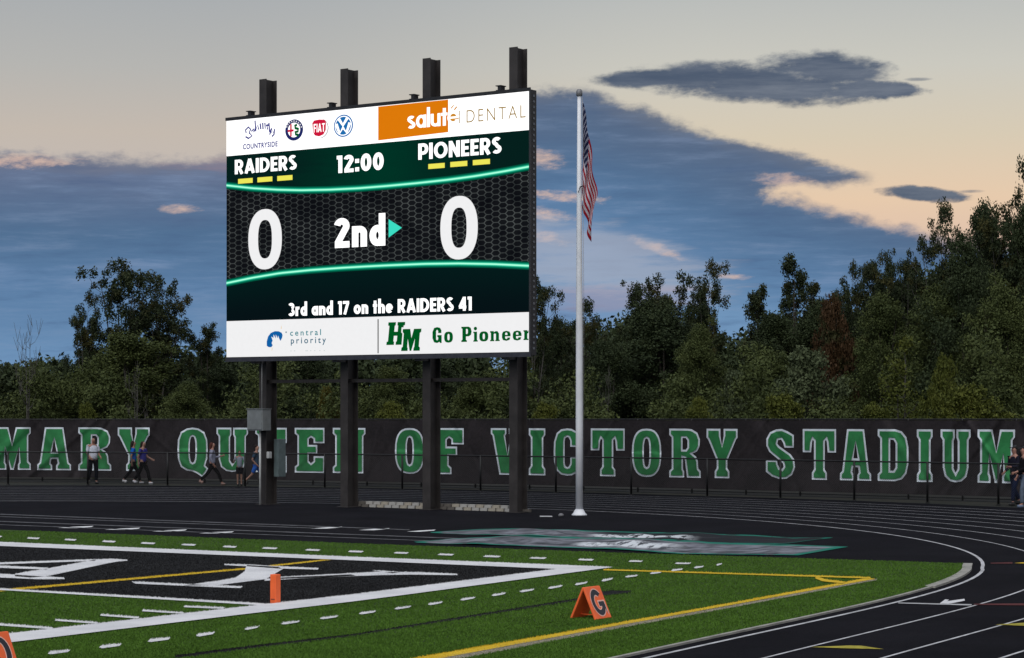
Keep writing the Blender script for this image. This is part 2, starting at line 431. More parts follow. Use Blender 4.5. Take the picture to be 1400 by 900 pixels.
# dark seam across the turf, yellow soccer box, pale edge line under it
paint('dark_line', 'd', [(238, 897), (340, 884), (480, 868), (780, 820), (862, 807.3), (862, 808.8), (780, 822.6), (480, 870.6), (340, 887.5), (240, 901)], 1)
paint('dark_line', 'd', C5([(-30, 316), (40, 308), (108, 310), (90, 316), (30, 322), (-30, 326)]), 2)
paint('yellow_line', 'y', [(560, 901), (820, 856.2), (1000, 824.3), (1187, 790), (1197, 792.0), (1187, 793.2), (1000, 827.2), (820, 859.8), (592, 902)], 2)
paint('yellow_line', 'e', [(585, 903), (820, 860), (1000, 828), (1187, 793.2), (1200, 791.6), (1198, 793.4), (1000, 831), (820, 864), (620, 903)], 1)
paint('yellow_line', 'y', [(825, 778.2), (1000, 783.6), (1100, 786.5), (1190, 789.2), (1190, 791.0), (1100, 788.3), (1000, 785.2), (825, 779.8)], 3)
paint('yellow_line', 'y', C5([(712, 263), (722, 263), (745, 271), (800, 277), (812, 280), (800, 284), (735, 277), (712, 268)]), 4)

# track markings near the bottom right and the runway
def tmark(name, pts, m): return sheet(name, pts, 0.018, m, track)
tmark('start_line', C5([(985, 347), (1228, 353), (1226, 357), (985, 350)]), M_lane)
tmark('lane_number', C5([(1122, 350), (1140, 337), (1153, 338), (1146, 343), (1203, 335), (1205, 341), (1160, 350), (1138, 352)]), M_white)
tmark('lane_arrow', C5([(695, 494), (825, 489), (865, 490), (938, 501), (800, 498)]), M_arrow)
tmark('lane_arrow', C5([(1305, 420), (1400, 414), (1460, 416), (1460, 424), (1400, 424)]), M_arrow)
tmark('lane_arrow', C5([(1368, 217), (1420, 213), (1420, 219)]), M_yellow)
tmark('red_mark', C5([(1235, 351), (1420, 350), (1420, 357), (1235, 355)]), M_red)
tmark('red_mark', C5([(1290, 216), (1362, 214), (1362, 219), (1290, 219)]), M_red)
def qline(x0, y0, x1, y1, th, m, name='runway_line'):
    tmark(name, [(x0, y0 - th / 2), (x1, y1 - th / 2), (x1, y1 + th / 2), (x0, y0 + th / 2)], m)
qline(-200, 695.5, 560, 724.5, 1.0, M_faint); qline(-200, 705.5, 700, 739, 1.1, M_faint); qline(-200, 699, 430, 722.2, 0.8, M_faint)
qline(-200, 710, 640, 741.5, 0.8, M_faint)
for x0, y0, w in [(79, 721.2, 49), (143, 723.6, 49), (208, 726, 48), (272, 728.6, 48), (425, 722, 43), (490, 724.2, 43), (556, 726.2, 40)]:
    tmark('runway_dash', [(x0, y0 + 0.7), (x0 + 20, y0 - 0.9), (x0 + w, y0 - 2.0), (x0 + w - 3, y0 - 0.6), (x0 + w - 22, y0 + 0.9)], M_white)
tmark('runway_dash', [(738, 705.2), (755, 705.4), (755, 706.8), (738, 706.6)], M_lane)

# turf blades: short fibres that break up the painted edges
def inside(px, py, poly):
    c = np.zeros(len(px), bool); n = len(poly)
    for i in range(n):
        x0, y0 = poly[i]; x1, y1 = poly[(i + 1) % n]
        if y0 == y1: continue
        k = ((y0 > py) != (y1 > py)) & (px < (x1 - x0) * (py - y0) / (y1 - y0) + x0)
        c ^= k
    return c
rs = np.random.RandomState(3)
NB = 620000
D = 24.5 + (rs.rand(NB) ** 1.7) * 28.0
X = (rs.rand(NB) * 2 - 1) * D * 0.236
px = CX + F * X / D; py = HY + F * (H - ZT) / D
tl = [(CX + F * x / y, HY + F * (H - ZT) / y) if y > 5 else None for x, y in turf_loop]
keep = inside(X, D, turf_loop)
X, D, px, py = X[keep], D[keep], px[keep], py[keep]
ci = np.zeros(len(X), int)
for lvl, c, poly in sorted(SH, key=lambda s: s[0]):
    ci[inside(px, py, poly)] = {'w': 1, 'k': 2, 'd': 2, 'y': 3, 'e': 4}[c]
n = len(X); hgt = 0.002 + 0.010 * rs.rand(n); hgt[ci > 0] *= 0.75; wd = 0.006 + 0.006 * rs.rand(n); th = rs.rand(n) * math.pi
lean = (rs.rand(n, 2) - 0.5) * 0.02
vv = np.zeros((n, 3, 3), np.float32)
vv[:, 0, 0] = X - np.cos(th) * wd; vv[:, 0, 1] = D - np.sin(th) * wd; vv[:, 0, 2] = ZT
vv[:, 1, 0] = X + np.cos(th) * wd; vv[:, 1, 1] = D + np.sin(th) * wd; vv[:, 1, 2] = ZT
vv[:, 2, 0] = X + lean[:, 0]; vv[:, 2, 1] = D + lean[:, 1]; vv[:, 2, 2] = ZT + 0.012 + hgt
def tri_mesh(name, vv, k, midx=None):
    me = bpy.data.meshes.new(name); n = vv.shape[0]
    me.vertices.add(n * k); me.vertices.foreach_set('co', vv.reshape(-1))
    me.loops.add(n * k); me.loops.foreach_set('vertex_index', np.arange(n * k, dtype=np.int32))
    me.polygons.add(n); me.polygons.foreach_set('loop_start', np.arange(n, dtype=np.int32) * k)
    me.polygons.foreach_set('loop_total', np.full(n, k, dtype=np.int32))
    if midx is not None: me.polygons.foreach_set('material_index', midx.astype(np.int32))
    me.update(calc_edges=True); return me
def blade_mat(name, c1, c2, patch=0.4):
    m = bpy.data.materials.new(name); m.use_nodes = True; t = m.node_tree; p = t.nodes['Principled BSDF']
    g_ = t.nodes.new('ShaderNodeNewGeometry')
    a = noise(t, g_.outputs['Position'], 0.9, 5, 0.65)
    k = (E(t, g_.outputs['Random Per Island']) * (1 - patch) + a.ss(0.3, 0.7) * patch)
    t.links.new(mix(t, k, c1, c2), p.inputs['Base Color']); p.inputs['Roughness'].default_value = 0.75
    p.inputs['Specular IOR Level'].default_value = 0.15
    return m
me = tri_mesh('turf_fibres', vv, 3, ci)
for m in (blade_mat('fibre_green', (0.048, 0.104, 0.012), (0.092, 0.196, 0.024)), blade_mat('fibre_white', (0.58, 0.58, 0.60), (0.82, 0.82, 0.82)),
          blade_mat('fibre_black', (0.005, 0.005, 0.006), (0.022, 0.022, 0.023)), blade_mat('fibre_yellow', (0.50, 0.33, 0.015), (0.75, 0.50, 0.03)),
          blade_mat('fibre_pale', (0.22, 0.20, 0.15), (0.36, 0.33, 0.26))): me.materials.append(m)
fib = link('turf_fibres', me); tag(fib, 'short plastic grass fibres of the green football turf', 'turf', kind='stuff')

# ------------------------------------------------------------------ fence with lettered banner
fpoly = np.polyfit([-80, 0, 220, 440, 760, 960, 1170, 1400, 1500], [657.3, 658, 660, 663, 670, 675, 681, 687, 690], 3)
rpoly = np.polyfit([-80, 11, 229, 444, 657, 760, 967, 1168, 1268, 1365, 1480], [662.3, 663, 664.8, 668, 671.5, 674.6, 679.5, 685.3, 688.2, 691.2, 694.5], 3)
fpt = lambda x: G(x, float(np.polyval(fpoly, x)))
rpt = lambda x: G(x, float(np.polyval(rpoly, x)))
def ftop(x):
    s = (float(np.polyval(fpoly, x)) - HY) / H; return H - 13.6 / s
M_steel = mat('black_steel', (0.012, 0.012, 0.013), 0.5, 0.3, var=0.3)
def bmat():
    m = bpy.data.materials.new('banner_mesh_fabric'); m.use_nodes = True; t = m.node_tree; p = t.nodes['Principled BSDF']
    g_ = t.nodes.new('ShaderNodeNewGeometry')
    a = noise(t, g_.outputs['Position'], 0.8, 6, 0.6); b = noise(t, g_.outputs['Position'], 14, 3, 0.6)
    t.links.new(mix(t, (a * 0.6 + b * 0.4).ss(0.35, 0.65), (0.012, 0.010, 0.0115), (0.027, 0.022, 0.025)), p.inputs['Base Color'])
    p.inputs['Roughness'].default_value = 0.85; p.inputs['Specular IOR Level'].default_value = 0.25
    return m
M_banner = bmat()
fence = empty('stadium_fence', fpt(700)); fence['label'] = 'tall black fence carrying the stadium name banner behind the track'; fence['category'] = 'fence'
def to_local(o, vs): return [Vector(v) - o.location for v in vs]
def bl(mb, name, m, root, smooth=False):
    mb.v = [tuple(Vector(v) - root.location) for v in mb.v]
    return mb.build(name, m, root, smooth)
xs = list(np.linspace(-110, 1510, 82))
behind = lambda p, d: p + Vector((p.x, p.y, 0)).normalized() * d
mb = MB().tube([behind(fpt(x), 0.12) + Vector((0, 0, ftop(x))) for x in xs], 0.03, 6); bl(mb, 'top_rail', M_steel, fence, True)
mb = MB().tube([behind(fpt(x), 0.12) + Vector((0, 0, 0.08)) for x in xs], 0.02, 5); bl(mb, 'bottom_rail', M_steel, fence, True)
for x in range(-90, 1500, 74):
    p = behind(fpt(x), 0.12); mb = MB().tube([p, p + Vector((0, 0, ftop(x) + 0.03))], 0.035, 8); bl(mb, 'fence_post', M_steel, fence, True)

def wrinkle(x, z):      # metres of bulge of the banner towards the field
    w = 0
    for cx_, sl, wd_, a_ in WR: 
        t = (x - cx_ - sl * (z - 1.2)) / wd_
        w += a_ * math.exp(-t * t)
    return w * 2.6 + 0.02 * math.sin(x * 0.013 + z * 1.1) + 0.008 * math.sin(x * 0.11 + z * 3.1)
rw = random.Random(5)
WR = []
for i in range(85):
    cx_ = rw.uniform(-100, 1500); big = cx_ < 290 or cx_ > 1200
    WR.append((cx_, rw.choice((-1, 1, 1)) * rw.uniform(8, 42), rw.uniform(2, 6) * (1.4 if big else 0.8), rw.uniform(0.006, 0.03) * (1.5 if big else 0.5) * rw.choice((-0.6, 1))))
banner = empty('stadium_banner', fpt(700)); banner['label'] = 'long black mesh banner reading MARY QUEEN OF VICTORY STADIUM on the fence'; banner['category'] = 'banner'
nx, nz = 1000, 30; vs = []; fs = []
for i in range(nx + 1):
    x = -110 + 1620 * i / nx; p = fpt(x); t_ = ftop(x)
    for j in range(nz + 1):
        z = 0.16 + (t_ - 0.03 - 0.16) * j / nz
        q = behind(p, -0.0 - wrinkle(x, z) * 1.0); vs.append(Vector((q.x, q.y, z)) - banner.location)
for i in range(nx):
    for j in range(nz):
        a = i * (nz + 1) + j; fs.append((a, a + nz + 1, a + nz + 2, a + 1))
mk('banner_cloth', vs, fs, M_banner, banner, True)

def sup(cx_, cy_, rx_, ry_, n_=28, e=2.6):
    o = []
    for k in range(n_):
        t = 2 * math.pi * k / n_; c, s = math.cos(t), math.sin(t)
        o.append((cx_ + rx_ * math.copysign(abs(c) ** (2 / e), c), cy_ + ry_ * math.copysign(abs(s) ** (2 / e), s)))
    return o
SL = {
 'I': [[(0,0),(40,0),(40,14),(35,20),(35,80),(40,86),(40,100),(0,100),(0,86),(5,80),(5,20),(0,14)]],
 'T': [[(22,0),(58,0),(58,14),(53,20),(53,76),(56,79),(58,74),(60,54),(80,54),(80,100),(0,100),(0,54),(20,54),(22,74),(24,79),(27,76),(27,20),(22,14)]],
 'E': [[(0,0),(66,0),(66,37),(42,37),(42,26),(36,21),(31,26),(31,42),(50,42),(50,62),(31,62),(31,75),(36,79),(42,75),(42,66),(66,66),(66,100),(0,100),(0,87),(6,82),(6,18),(0,13)]],
 'F': [[(0,0),(42,0),(42,14),(36,20),(36,40),(54,40),(54,60),(32,60),(32,75),(37,79),(42,75),(42,65),(68,65),(68,100),(0,100),(0,87),(6,82),(6,18),(0,13)]],
 'U': [[(0,100),(34,100),(34,84),(31,78),(31,26),(36,18),(41,26),(41,78),(38,84),(38,100),(72,100),(72,86),(67,80),(67,28),(62,11),(50,2),(36,0),(22,2),(10,11),(5,28),(5,80),(0,86)]],
 'O': [sup(36,50,36,50), sup(36,50,7,30,16)],
 'Q': [[(36,0),(46,-4),(60,-13),(74,7),(66,14),(71,30),(72,50),(71,72),(64,90),(50,98),(36,100),(22,98),(8,90),(1,72),(0,50),(1,28),(8,10),(22,2)], sup(36,50,7,30,16)],
 'C': [[(72,61),(44,61),(44,74),(40,81),(36,82),(31,80),(29,72),(29,28),(31,20),(36,18),(40,19),(44,26),(44,41),(72,41),(71,22),(62,7),(48,1),(36,0),(20,2),(8,10),(1,28),(0,50),(1,72),(8,90),(20,98),(36,100),(48,99),(62,93),(71,78)]],
 'S': [[(2,38),(28,38),(30,29),(34,22),(40,20),(44,25),(42,32),(10,54),(3,66),(3,80),(11,93),(26,99),(40,100),(54,95),(68,88),(68,63),(46,63),(43,72),(38,79),(31,78),(29,71),(33,66),(60,50),(69,40),(71,24),(64,9),(50,1),(34,0),(16,5),(2,14)]],
 'R': [[(0,0),(36,0),(36,12),(33,18),(33,41),(37,40),(40,20),(43,0),(76,0),(76,13),(70,19),(69,34),(65,43),(56,49),(67,54),(73,64),(74,78),(68,92),(54,99),(44,100),(0,100),(0,87),(6,82),(6,18),(0,13)], [(32,57),(40,57),(44,62),(44,76),(40,81),(32,81)]],
 'Y': [[(20,0),(56,0),(56,14),(51,20),(51,36),(72,78),(76,82),(76,100),(42,100),(42,86),(38,64),(34,86),(34,100),(0,100),(0,82),(4,78),(25,36),(25,20),(20,14)]],
 'A': [[(0,0),(37,0),(37,11),(33,16),(35,26),(49,26),(51,16),(47,11),(47,0),(84,0),(84,13),(78,18),(65,100),(19,100),(6,18),(0,13)], [(36,43),(48,43),(42,76)]],
 'M': [[(0,0),(31,0),(31,12),(28,18),(28,55),(41,0),(49,0),(62,55),(62,18),(59,12),(59,0),(90,0),(90,14),(84,20),(84,80),(90,86),(90,100),(54,100),(45,58),(36,100),(0,100),(0,86),(6,80),(6,20),(0,14)]],
 'V': [[(0,100),(36,100),(36,88),(33,84),(39,42),(45,84),(42,88),(42,100),(78,100),(78,88),(74,84),(58,0),(20,0),(4,84),(0,88)]],
 'N': [[(0,0),(33,0),(33,13),(27,19),(27,52),(50,0),(73,0),(73,82),(78,87),(78,100),(45,100),(45,87),(51,82),(51,50),(30,100),(0,100),(0,87),(6,82),(6,18),(0,13)]],
 'D': [[(0,0),(42,0),(58,4),(69,15),(74,34),(74,66),(69,85),(58,96),(42,100),(0,100),(0,87),(6,82),(6,18),(0,13)], [(30,20),(38,20),(43,27),(43,73),(38,80),(30,80)]],
 'H': [[(0,0),(36,0),(36,14),(32,16),(32,40),(48,40),(48,16),(44,14),(44,0),(80,0),(80,14),(74,16),(74,84),(80,86),(80,100),(44,100),(44,86),(48,84),(48,58),(32,58),(32,84),(36,86),(36,100),(0,100),(0,86),(6,84),(6,16),(0,14)]],
 'G': [[(66,62),(42,62),(42,76),(34,84),(27,76),(27,24),(34,16),(42,24),(42,36),(36,38),(36,50),(68,50),(68,0),(56,0),(52,7),(34,0),(12,5),(0,30),(0,70),(12,95),(34,100),(56,95),(66,80)]],
 'P': [[(0,0),(36,0),(36,10),(30,14),(30,36),(48,36),(62,46),(66,68),(60,92),(46,100),(0,100),(0,90),(7,86),(7,14),(0,10)], [(30,52),(38,52),(42,60),(42,78),(38,85),(30,85)]],
 'o': [sup(24,34,24,34,20), sup(24,34,6,20,12)],
 'e': [[(48,30),(18,30),(18,18),(24,12),(30,17),(31,23),(47,22),(42,6),(24,0),(6,6),(0,22),(0,46),(6,62),(24,68),(42,62),(48,46)], [(18,40),(31,40),(30,52),(24,57),(18,52)]],
 'n': [[(0,0),(22,0),(22,8),(19,10),(19,48),(25,52),(30,48),(30,10),(27,8),(27,0),(50,0),(50,8),(46,10),(46,52),(38,67),(28,67),(19,60),(19,68),(0,68),(0,58),(4,56),(4,10),(0,8)]],
 'r': [[(0,0),(26,0),(26,8),(20,10),(20,44),(26,48),(26,66),(20,58),(20,67),(0,67),(0,58),(4,56),(4,10),(0,8)]],
 'i': [[(0,0),(24,0),(24,8),(20,10),(20,67),(0,67),(0,58),(4,56),(4,10),(0,8)]],
}
M_lgreen = mat('banner_green', srgb(44, 118, 68), 0.8, var=0.22, scale=1.4, spec=0.25)
M_lwhite = mat('banner_white', (0.60, 0.66, 0.72), 0.8, var=0.10, scale=3, spec=0.25)
LET = [('M',-9,42),('A',51,97),('R',107,152),('Y',161,204.5),('Q',242.7,285),('U',296,339),('E',349,392),('E',403,443.5),('N',455,499.5),('O',540,580),('F',590,634),
       ('V',671,717),('I',723,745.5),('C',757,794),('T',807.7,854),('O',864,904),('R',915,958),('Y',966,1008.3),('S',1046,1087),('T',1097.5,1143),('A',1148.4,1191),('D',1200,1242),('I',1253.5,1275),('U',1286,1327),('M',1336.6,1387.7)]
def letter_surface(name, loops, x0, x1, W, z0, z1, off, m, parent):
    """printed letter that follows the wrinkled banner: the filled outline is cut into small faces first"""
    import bmesh
    flat, fs = tess(loops); bm = bmesh.new()
    v = [bm.verts.new((p[0], p[1], 0)) for p in flat]
    for f in fs:
        try: bm.faces.new([v[i] for i in f])
        except ValueError: pass
    for k in range(1, 26):
        c = W * k / 26
        bmesh.ops.bisect_plane(bm, geom=bm.verts[:] + bm.edges[:] + bm.faces[:], plane_co=(c, 0, 0), plane_no=(1, 0, 0))
    for k in range(-1, 20):
        bmesh.ops.bisect_plane(bm, geom=bm.verts[:] + bm.edges[:] + bm.faces[:], plane_co=(0, k * 5.0, 0), plane_no=(0, 1, 0))
    for q in bm.verts:
        x = x0 + (x1 - x0) * q.co.x / W; z = z0 + (z1 - z0) * q.co.y / 100
        p = behind(fpt(x), -off - wrinkle(x, z)); q.co = Vector((p.x, p.y, z)) - parent.location
    me = bpy.data.meshes.new(name); bm.to_mesh(me); bm.free(); me.materials.append(m)
    me.polygons.foreach_set('use_smooth', [True] * len(me.polygons))
    return link(name, me, parent)
for ch, x0, x1 in LET:
    loops = orient(SL[ch]); W = max(p[0] for p in loops[0])
    s = (float(np.polyval(fpoly, (x0 + x1) / 2)) - HY) / H
    yt = np.interp(x0, [0, 700, 1400], [584.3, 585.7, 587.6]); yb = np.interp(x0, [0, 220, 700, 1040, 1380], [642.3, 644.5, 649.5, 655, 661.3])
    z1, z0 = H - (yt - HY) / s, H - (yb - HY) / s
    wm = (fpt(x1) - fpt(x0)).length
    # scale to metres for an even outline, then back to glyph units
    kx, ky = wm / W, (z1 - z0) / 100
    met = [[(p[0] * kx, p[1] * ky) for p in l] for l in loops]
    ins = [[(p[0] / kx, p[1] / ky) for p in inset(l, 0.068)] for l in met]
    a = letter_surface('letter_outline', loops, x0, x1, W, z0, z1, 0.016, M_lwhite, banner)
    letter_surface('letter_face', ins, x0, x1, W, z0, z1, 0.045, M_lgreen, banner)

# low black chain-link rail at the edge of the track
rail = empty('track_railing', rpt(700)); rail['label'] = 'low black chain-link railing with thin posts along the outer lane'; rail['category'] = 'railing'
RH = 1.26
bl(MB().tube([rpt(x) + Vector((0, 0, RH)) for x in xs], 0.028, 6), 'top_rail', M_steel, rail, True)
bl(MB().tube([rpt(x) + Vector((0, 0, 0.10)) for x in xs], 0.012, 5), 'bottom_wire', M_steel, rail, True)
for x in [-97, 11, 120, 229, 335, 444, 550, 657, 760, 863, 967, 1067, 1168, 1268, 1365, 1460]:
    p = rpt(x); bl(MB().tube([p, p + Vector((0, 0, RH + 0.02))], 0.036, 8).tube([p, p + Vector((0, 0, 0.03))], 0.07, 8), 'rail_post', M_steel, rail, True)
# chain-link wires (diagonals)
px_s = np.linspace(-110, 1510, 700); P = np.array([rpt(x) for x in px_s]); seg = np.r_[0, np.cumsum(np.linalg.norm(np.diff(P, axis=0), axis=1))]
L = seg[-1]; pos = lambda s: Vector((np.interp(s, seg, P[:, 0]), np.interp(s, seg, P[:, 1]), 0))
mb = MB(); hh = RH - 0.12; st = 0.075
ns = int(L / st)
wv = []
for d in (1, -1):
    for i in range(-int(hh / st), ns):
        s0 = i * st; s1 = s0 + hh
        if d < 0: s0, s1 = s1, s0
        steps = 3
        for k in range(steps):
            a = s0 + (s1 - s0) * k / steps; b = s0 + (s1 - s0) * (k + 1) / steps
            if min(a, b) < 0 or max(a, b) > L: continue
            pa, pb = pos(a) + Vector((0, 0, 0.1 + hh * k / steps)), pos(b) + Vector((0, 0, 0.1 + hh * (k + 1) / steps))
            t_ = Vector((0, 0, 0.0022)); o_ = (pb - pa).normalized(); q = Vector((-o_.y, o_.x, 0)).normalized() * 0.0022
            b0 = len(wv); wv += [pa + t_, pb + t_, pb - t_ + q, pa - t_ + q, pa - t_ - q, pb - t_ - q]
faces = []
for b0 in range(0, len(wv), 6):
    faces += [(b0, b0 + 1, b0 + 2, b0 + 3), (b0 + 3, b0 + 2, b0 + 5, b0 + 4), (b0 + 4, b0 + 5, b0 + 1, b0)]
o = mk('chain_link_mesh', to_local(rail, wv), faces, M_steel, rail); o['kind'] = 'stuff'

# ------------------------------------------------------------------ scoreboard
SLs, SRs = 44.9, 49.57
BL = Vector(((309.7 - CX) / SLs, F / SLs, 0)); BR = Vector(((723.2 - CX) / SRs, F / SRs, 0))
BU = (BR - BL).normalized(); BN = Vector((BU.y, -BU.x, 0))          # BN faces the field
BW = (BR - BL).length; ZB0, ZB1 = 4.49, 11.68
sb = empty('scoreboard', BL + BU * BW / 2); sb['label'] = 'big lit video scoreboard on four dark steel posts showing RAIDERS 0 and PIONEERS 0'; sb['category'] = 'scoreboard'
def uz(px_, py_):
    t = (px_ - CX) / F; u = (t * BL.y - BL.x) / (BU.x - t * BU.y); D_ = BL.y + u * BU.y
    return u, H + (HY - py_) * D_ / F
def bpnt(u, z, off=0.0): 
    p = BL + BU * u + BN * off; return Vector((p.x, p.y, z)) - sb.location
M_post = mat('dark_painted_steel', (0.036, 0.031, 0.030), 0.6, 0.2, var=0.3, scale=2.0, bump=0.002)
M_cab = mat('cabinet_black', (0.02, 0.02, 0.023), 0.5, 0.2, var=0.2)
def bbox(u0, u1, z0, z1, o0, o1, mb=None):
    mb = mb or MB(); c = bpnt((u0 + u1) / 2, (z0 + z1) / 2, (o0 + o1) / 2)
    return mb.box(c, BU * (u1 - u0) / 2, BN * (o1 - o0) / 2, Vector((0, 0, (z1 - z0) / 2)))
# cabinet body
bevel(bbox(-0.03, BW + 0.05, ZB0 - 0.10, ZB1 + 0.05, -0.30, -0.03).build('cabinet', M_cab, sb), 0.01)
bbox(-0.03, BW + 0.05, ZB0 - 0.14, ZB0 - 0.02, -0.02, 0.02).build('lower_trim', mat('trim_grey', (0.06, 0.06, 0.075), 0.4, 0.5), sb)
bbox(-0.03, BW + 0.05, ZB1 + 0.01, ZB1 + 0.10, -0.02, 0.02).build('upper_trim', M_cab, sb)
bbox(BW + 0.012, BW + 0.06, ZB0 - 0.02, ZB1 + 0.01, -0.02, 0.02).build('side_trim', mat('trim_side', (0.05, 0.05, 0.055), 0.4, 0.5), sb)
for k in range(46):                                   # little vents down the visible side
    z = ZB0 + 0.1 + k * 0.155
    c = bpnt(BW + 0.055, z, -0.16)
    MB().box(c, BU * 0.008, BN * 0.035, Vector((0, 0, 0.03))).build('side_vent', mat('vent_grey', (0.16, 0.17, 0.19), 0.5, 0.3), sb)
# screen layers -------------------------------------------------
EW = emit('led_white', (1.0, 1.0, 1.0), 1.35); EWS = emit('led_soft_white', (0.88, 0.88, 0.89), 1.0)
def quad_px(name, pts, off, m, uv=None):
    vs = [bpnt(*uz(x, y), off) for x, y in pts]
    return mk(name, vs, [tuple(range(len(vs)))], m, sb, uv=uv)
def hexmat():
    m = bpy.data.materials.new('led_hex_pattern'); m.use_nodes = True; t = m.node_tree
    for n in list(t.nodes): t.nodes.remove(n)
    o_ = t.nodes.new('ShaderNodeOutputMaterial'); e = t.nodes.new('ShaderNodeEmission'); t.links.new(e.outputs[0], o_.inputs[0])
    uvn = t.nodes.new('ShaderNodeUVMap'); x, y, _ = sep(t, uvn.outputs[0])
    # flat-top hexagon cells, size in metres
    gx, gy = 0.49, 0.156
    x = x / gx; y = y / gy
    def cell(ox, oy):
        a = (((x + ox)._m('FRACT') - 0.5) * 3.0).ab(); b = (((y + oy)._m('FRACT') - 0.5) * 2.0).ab()
        return (a + b * 0.5).mx(b)
    d = cell(0, 0).mn(cell(0.5, 0.5))
    line = d.ss(0.80, 0.97)
    nn = noise(t, uvn.outputs[0], 1.3, 4, 0.6)
    base = mix(t, nn.ss(0.3, 0.7), (0.0035, 0.004, 0.006), (0.008, 0.009, 0.011))
    lc = mix(t, nn.ss(0.35, 0.65), (0.024, 0.029, 0.030), (0.075, 0.085, 0.084))
    t.links.new(mix(t, line, base, lc), e.inputs[0]); MATS['hex'] = m
    return m
def grad(name, fn):
    m = bpy.data.materials.new(name); m.use_nodes = True; t = m.node_tree
    for n in list(t.nodes): t.nodes.remove(n)
    o_ = t.nodes.new('ShaderNodeOutputMaterial'); e = t.nodes.new('ShaderNodeEmission'); t.links.new(e.outputs[0], o_.inputs[0])
    uvn = t.nodes.new('ShaderNodeUVMap'); x, y, _ = sep(t, uvn.outputs[0])
    t.links.new(fn(t, x, y, uvn.outputs[0]), e.inputs[0]); return m
# curve lines
top_c = [(309.7, 253.6), (345, 257.5), (380, 259.6), (411, 260.3), (450, 259.6), (490, 257.6), (530, 254.4), (570, 250.6), (612, 246), (650, 240.9), (690, 234.3), (723.2, 228)]
bot_c = [(309.7, 387.3), (345, 380), (383, 373.6), (425, 369.4), (467, 366.4), (500, 364.5), (530, 363), (580, 361), (627, 360.4), (675, 361.3), (723.2, 363.6)]
tU = [uz(*p) for p in top_c]; bU = [uz(*p) for p in bot_c]
tz = lambda u: float(np.interp(u, [p[0] for p in tU], [p[1] for p in tU])); bz = lambda u: float(np.interp(u, [p[0] for p in bU], [p[1] for p in bU]))
zt0 = uz(309.7, 213.8)[1]; zb0 = uz(309.7, 439.4)[1]
N = 60; us = [BW * i / N for i in range(N + 1)]
def band(name, zlo, zhi, off, m, normuv=False):
    vs, fs, uv = [], [], []
    for i, u in enumerate(us):
        a, b = zlo(u), zhi(u); vs += [bpnt(u, a, off), bpnt(u, b, off)]
        uv += [(u / BW, 0), (u / BW, 1)] if normuv else [(u, a), (u, b)]
    for i in range(N): fs.append((2 * i, 2 * i + 2, 2 * i + 3, 2 * i + 1))
    return mk(name, vs, fs, m, sb, uv=uv)
band('screen_centre', bz, tz, 0.0, hexmat())
hdr = grad('led_header', lambda t, x, y, v: mix(t, ((x - 0.52).ab() + noise(t, v, 5, 4, 0.6) * 0.25).ss(0.5, 0.1), (0.0015, 0.014, 0.012), (0.0, 0.034, 0.019)))
band('screen_header', tz, lambda u: zt0, 0.0, hdr, True)
ftr = grad('led_footer', lambda t, x, y, v: mix(t, y.ss(0, 1.1), (0.0018, 0.006, 0.008), (0.0012, 0.011, 0.011)))
band('screen_footer', lambda u: zb0, bz, 0.0, ftr, True)
glow = grad('led_curve', lambda t, x, y, v: ramp(t, y, [(0.0, (0.0, 0.03, 0.02)), (0.22, (0.0, 0.17, 0.09)), (0.36, (0.02, 0.55, 0.33)), (0.5, (0.55, 1.25, 0.9)), (0.64, (0.02, 0.55, 0.33)), (0.78, (0.0, 0.17, 0.09)), (1.0, (0.0, 0.03, 0.02))]))
for f_ in (tz, bz): band('curved_line', lambda u: f_(u) - 0.115, lambda u: f_(u) + 0.115, 0.006, glow, True)
band('upper_panel', lambda u: zt0, lambda u: ZB1, 0.0, EW)
band('lower_panel', lambda u: ZB0, lambda u: zb0, 0.0, EWS)
quad_px('panel_divider', [(516.3, 483.2), (517.9, 483.2), (517.9, 436.5), (516.3, 436.5)], 0.006, emit('led_grey', (0.12, 0.12, 0.12)))
O_ = emit('led_orange', srgb(222, 122, 10), 1.0)
quad_px('orange_panel', [(517.2, 192.3), (613, 180.9), (613, 136.3), (517.2, 146.0)], 0.006, O_)


def text_mesh(s, bold=0.0, font_space=1.0):
    c = bpy.data.curves.new('txt', 'FONT'); c.body = s; c.offset = bold; c.resolution_u = 5; c.space_character = font_space
    o_ = bpy.data.objects.new('txt', c); COL.objects.link(o_)
    bpy.context.view_layer.update()
    me_ = bpy.data.meshes.new_from_object(o_.evaluated_get(bpy.context.evaluated_depsgraph_get()))
    v = [tuple(q.co) for q in me_.vertices]; f = [tuple(p.vertices) for p in me_.polygons]
    bpy.data.objects.remove(o_); bpy.data.curves.remove(c); bpy.data.meshes.remove(me_)
    x0, x1 = min(q[0] for q in v), max(q[0] for q in v); y0, y1 = min(q[1] for q in v), max(q[1] for q in v)
    return [((q[0] - x0) / (x1 - x0), (q[1] - y0) / (y1 - y0)) for q in v], f
def arc(cx_, cy_, rx_, ry_, a0, a1, n_=12):
    return [(cx_ + rx_ * math.cos(math.radians(a0 + (a1 - a0) * k / n_)), cy_ + ry_ * math.sin(math.radians(a0 + (a1 - a0) * k / n_))) for k in range(n_ + 1)]
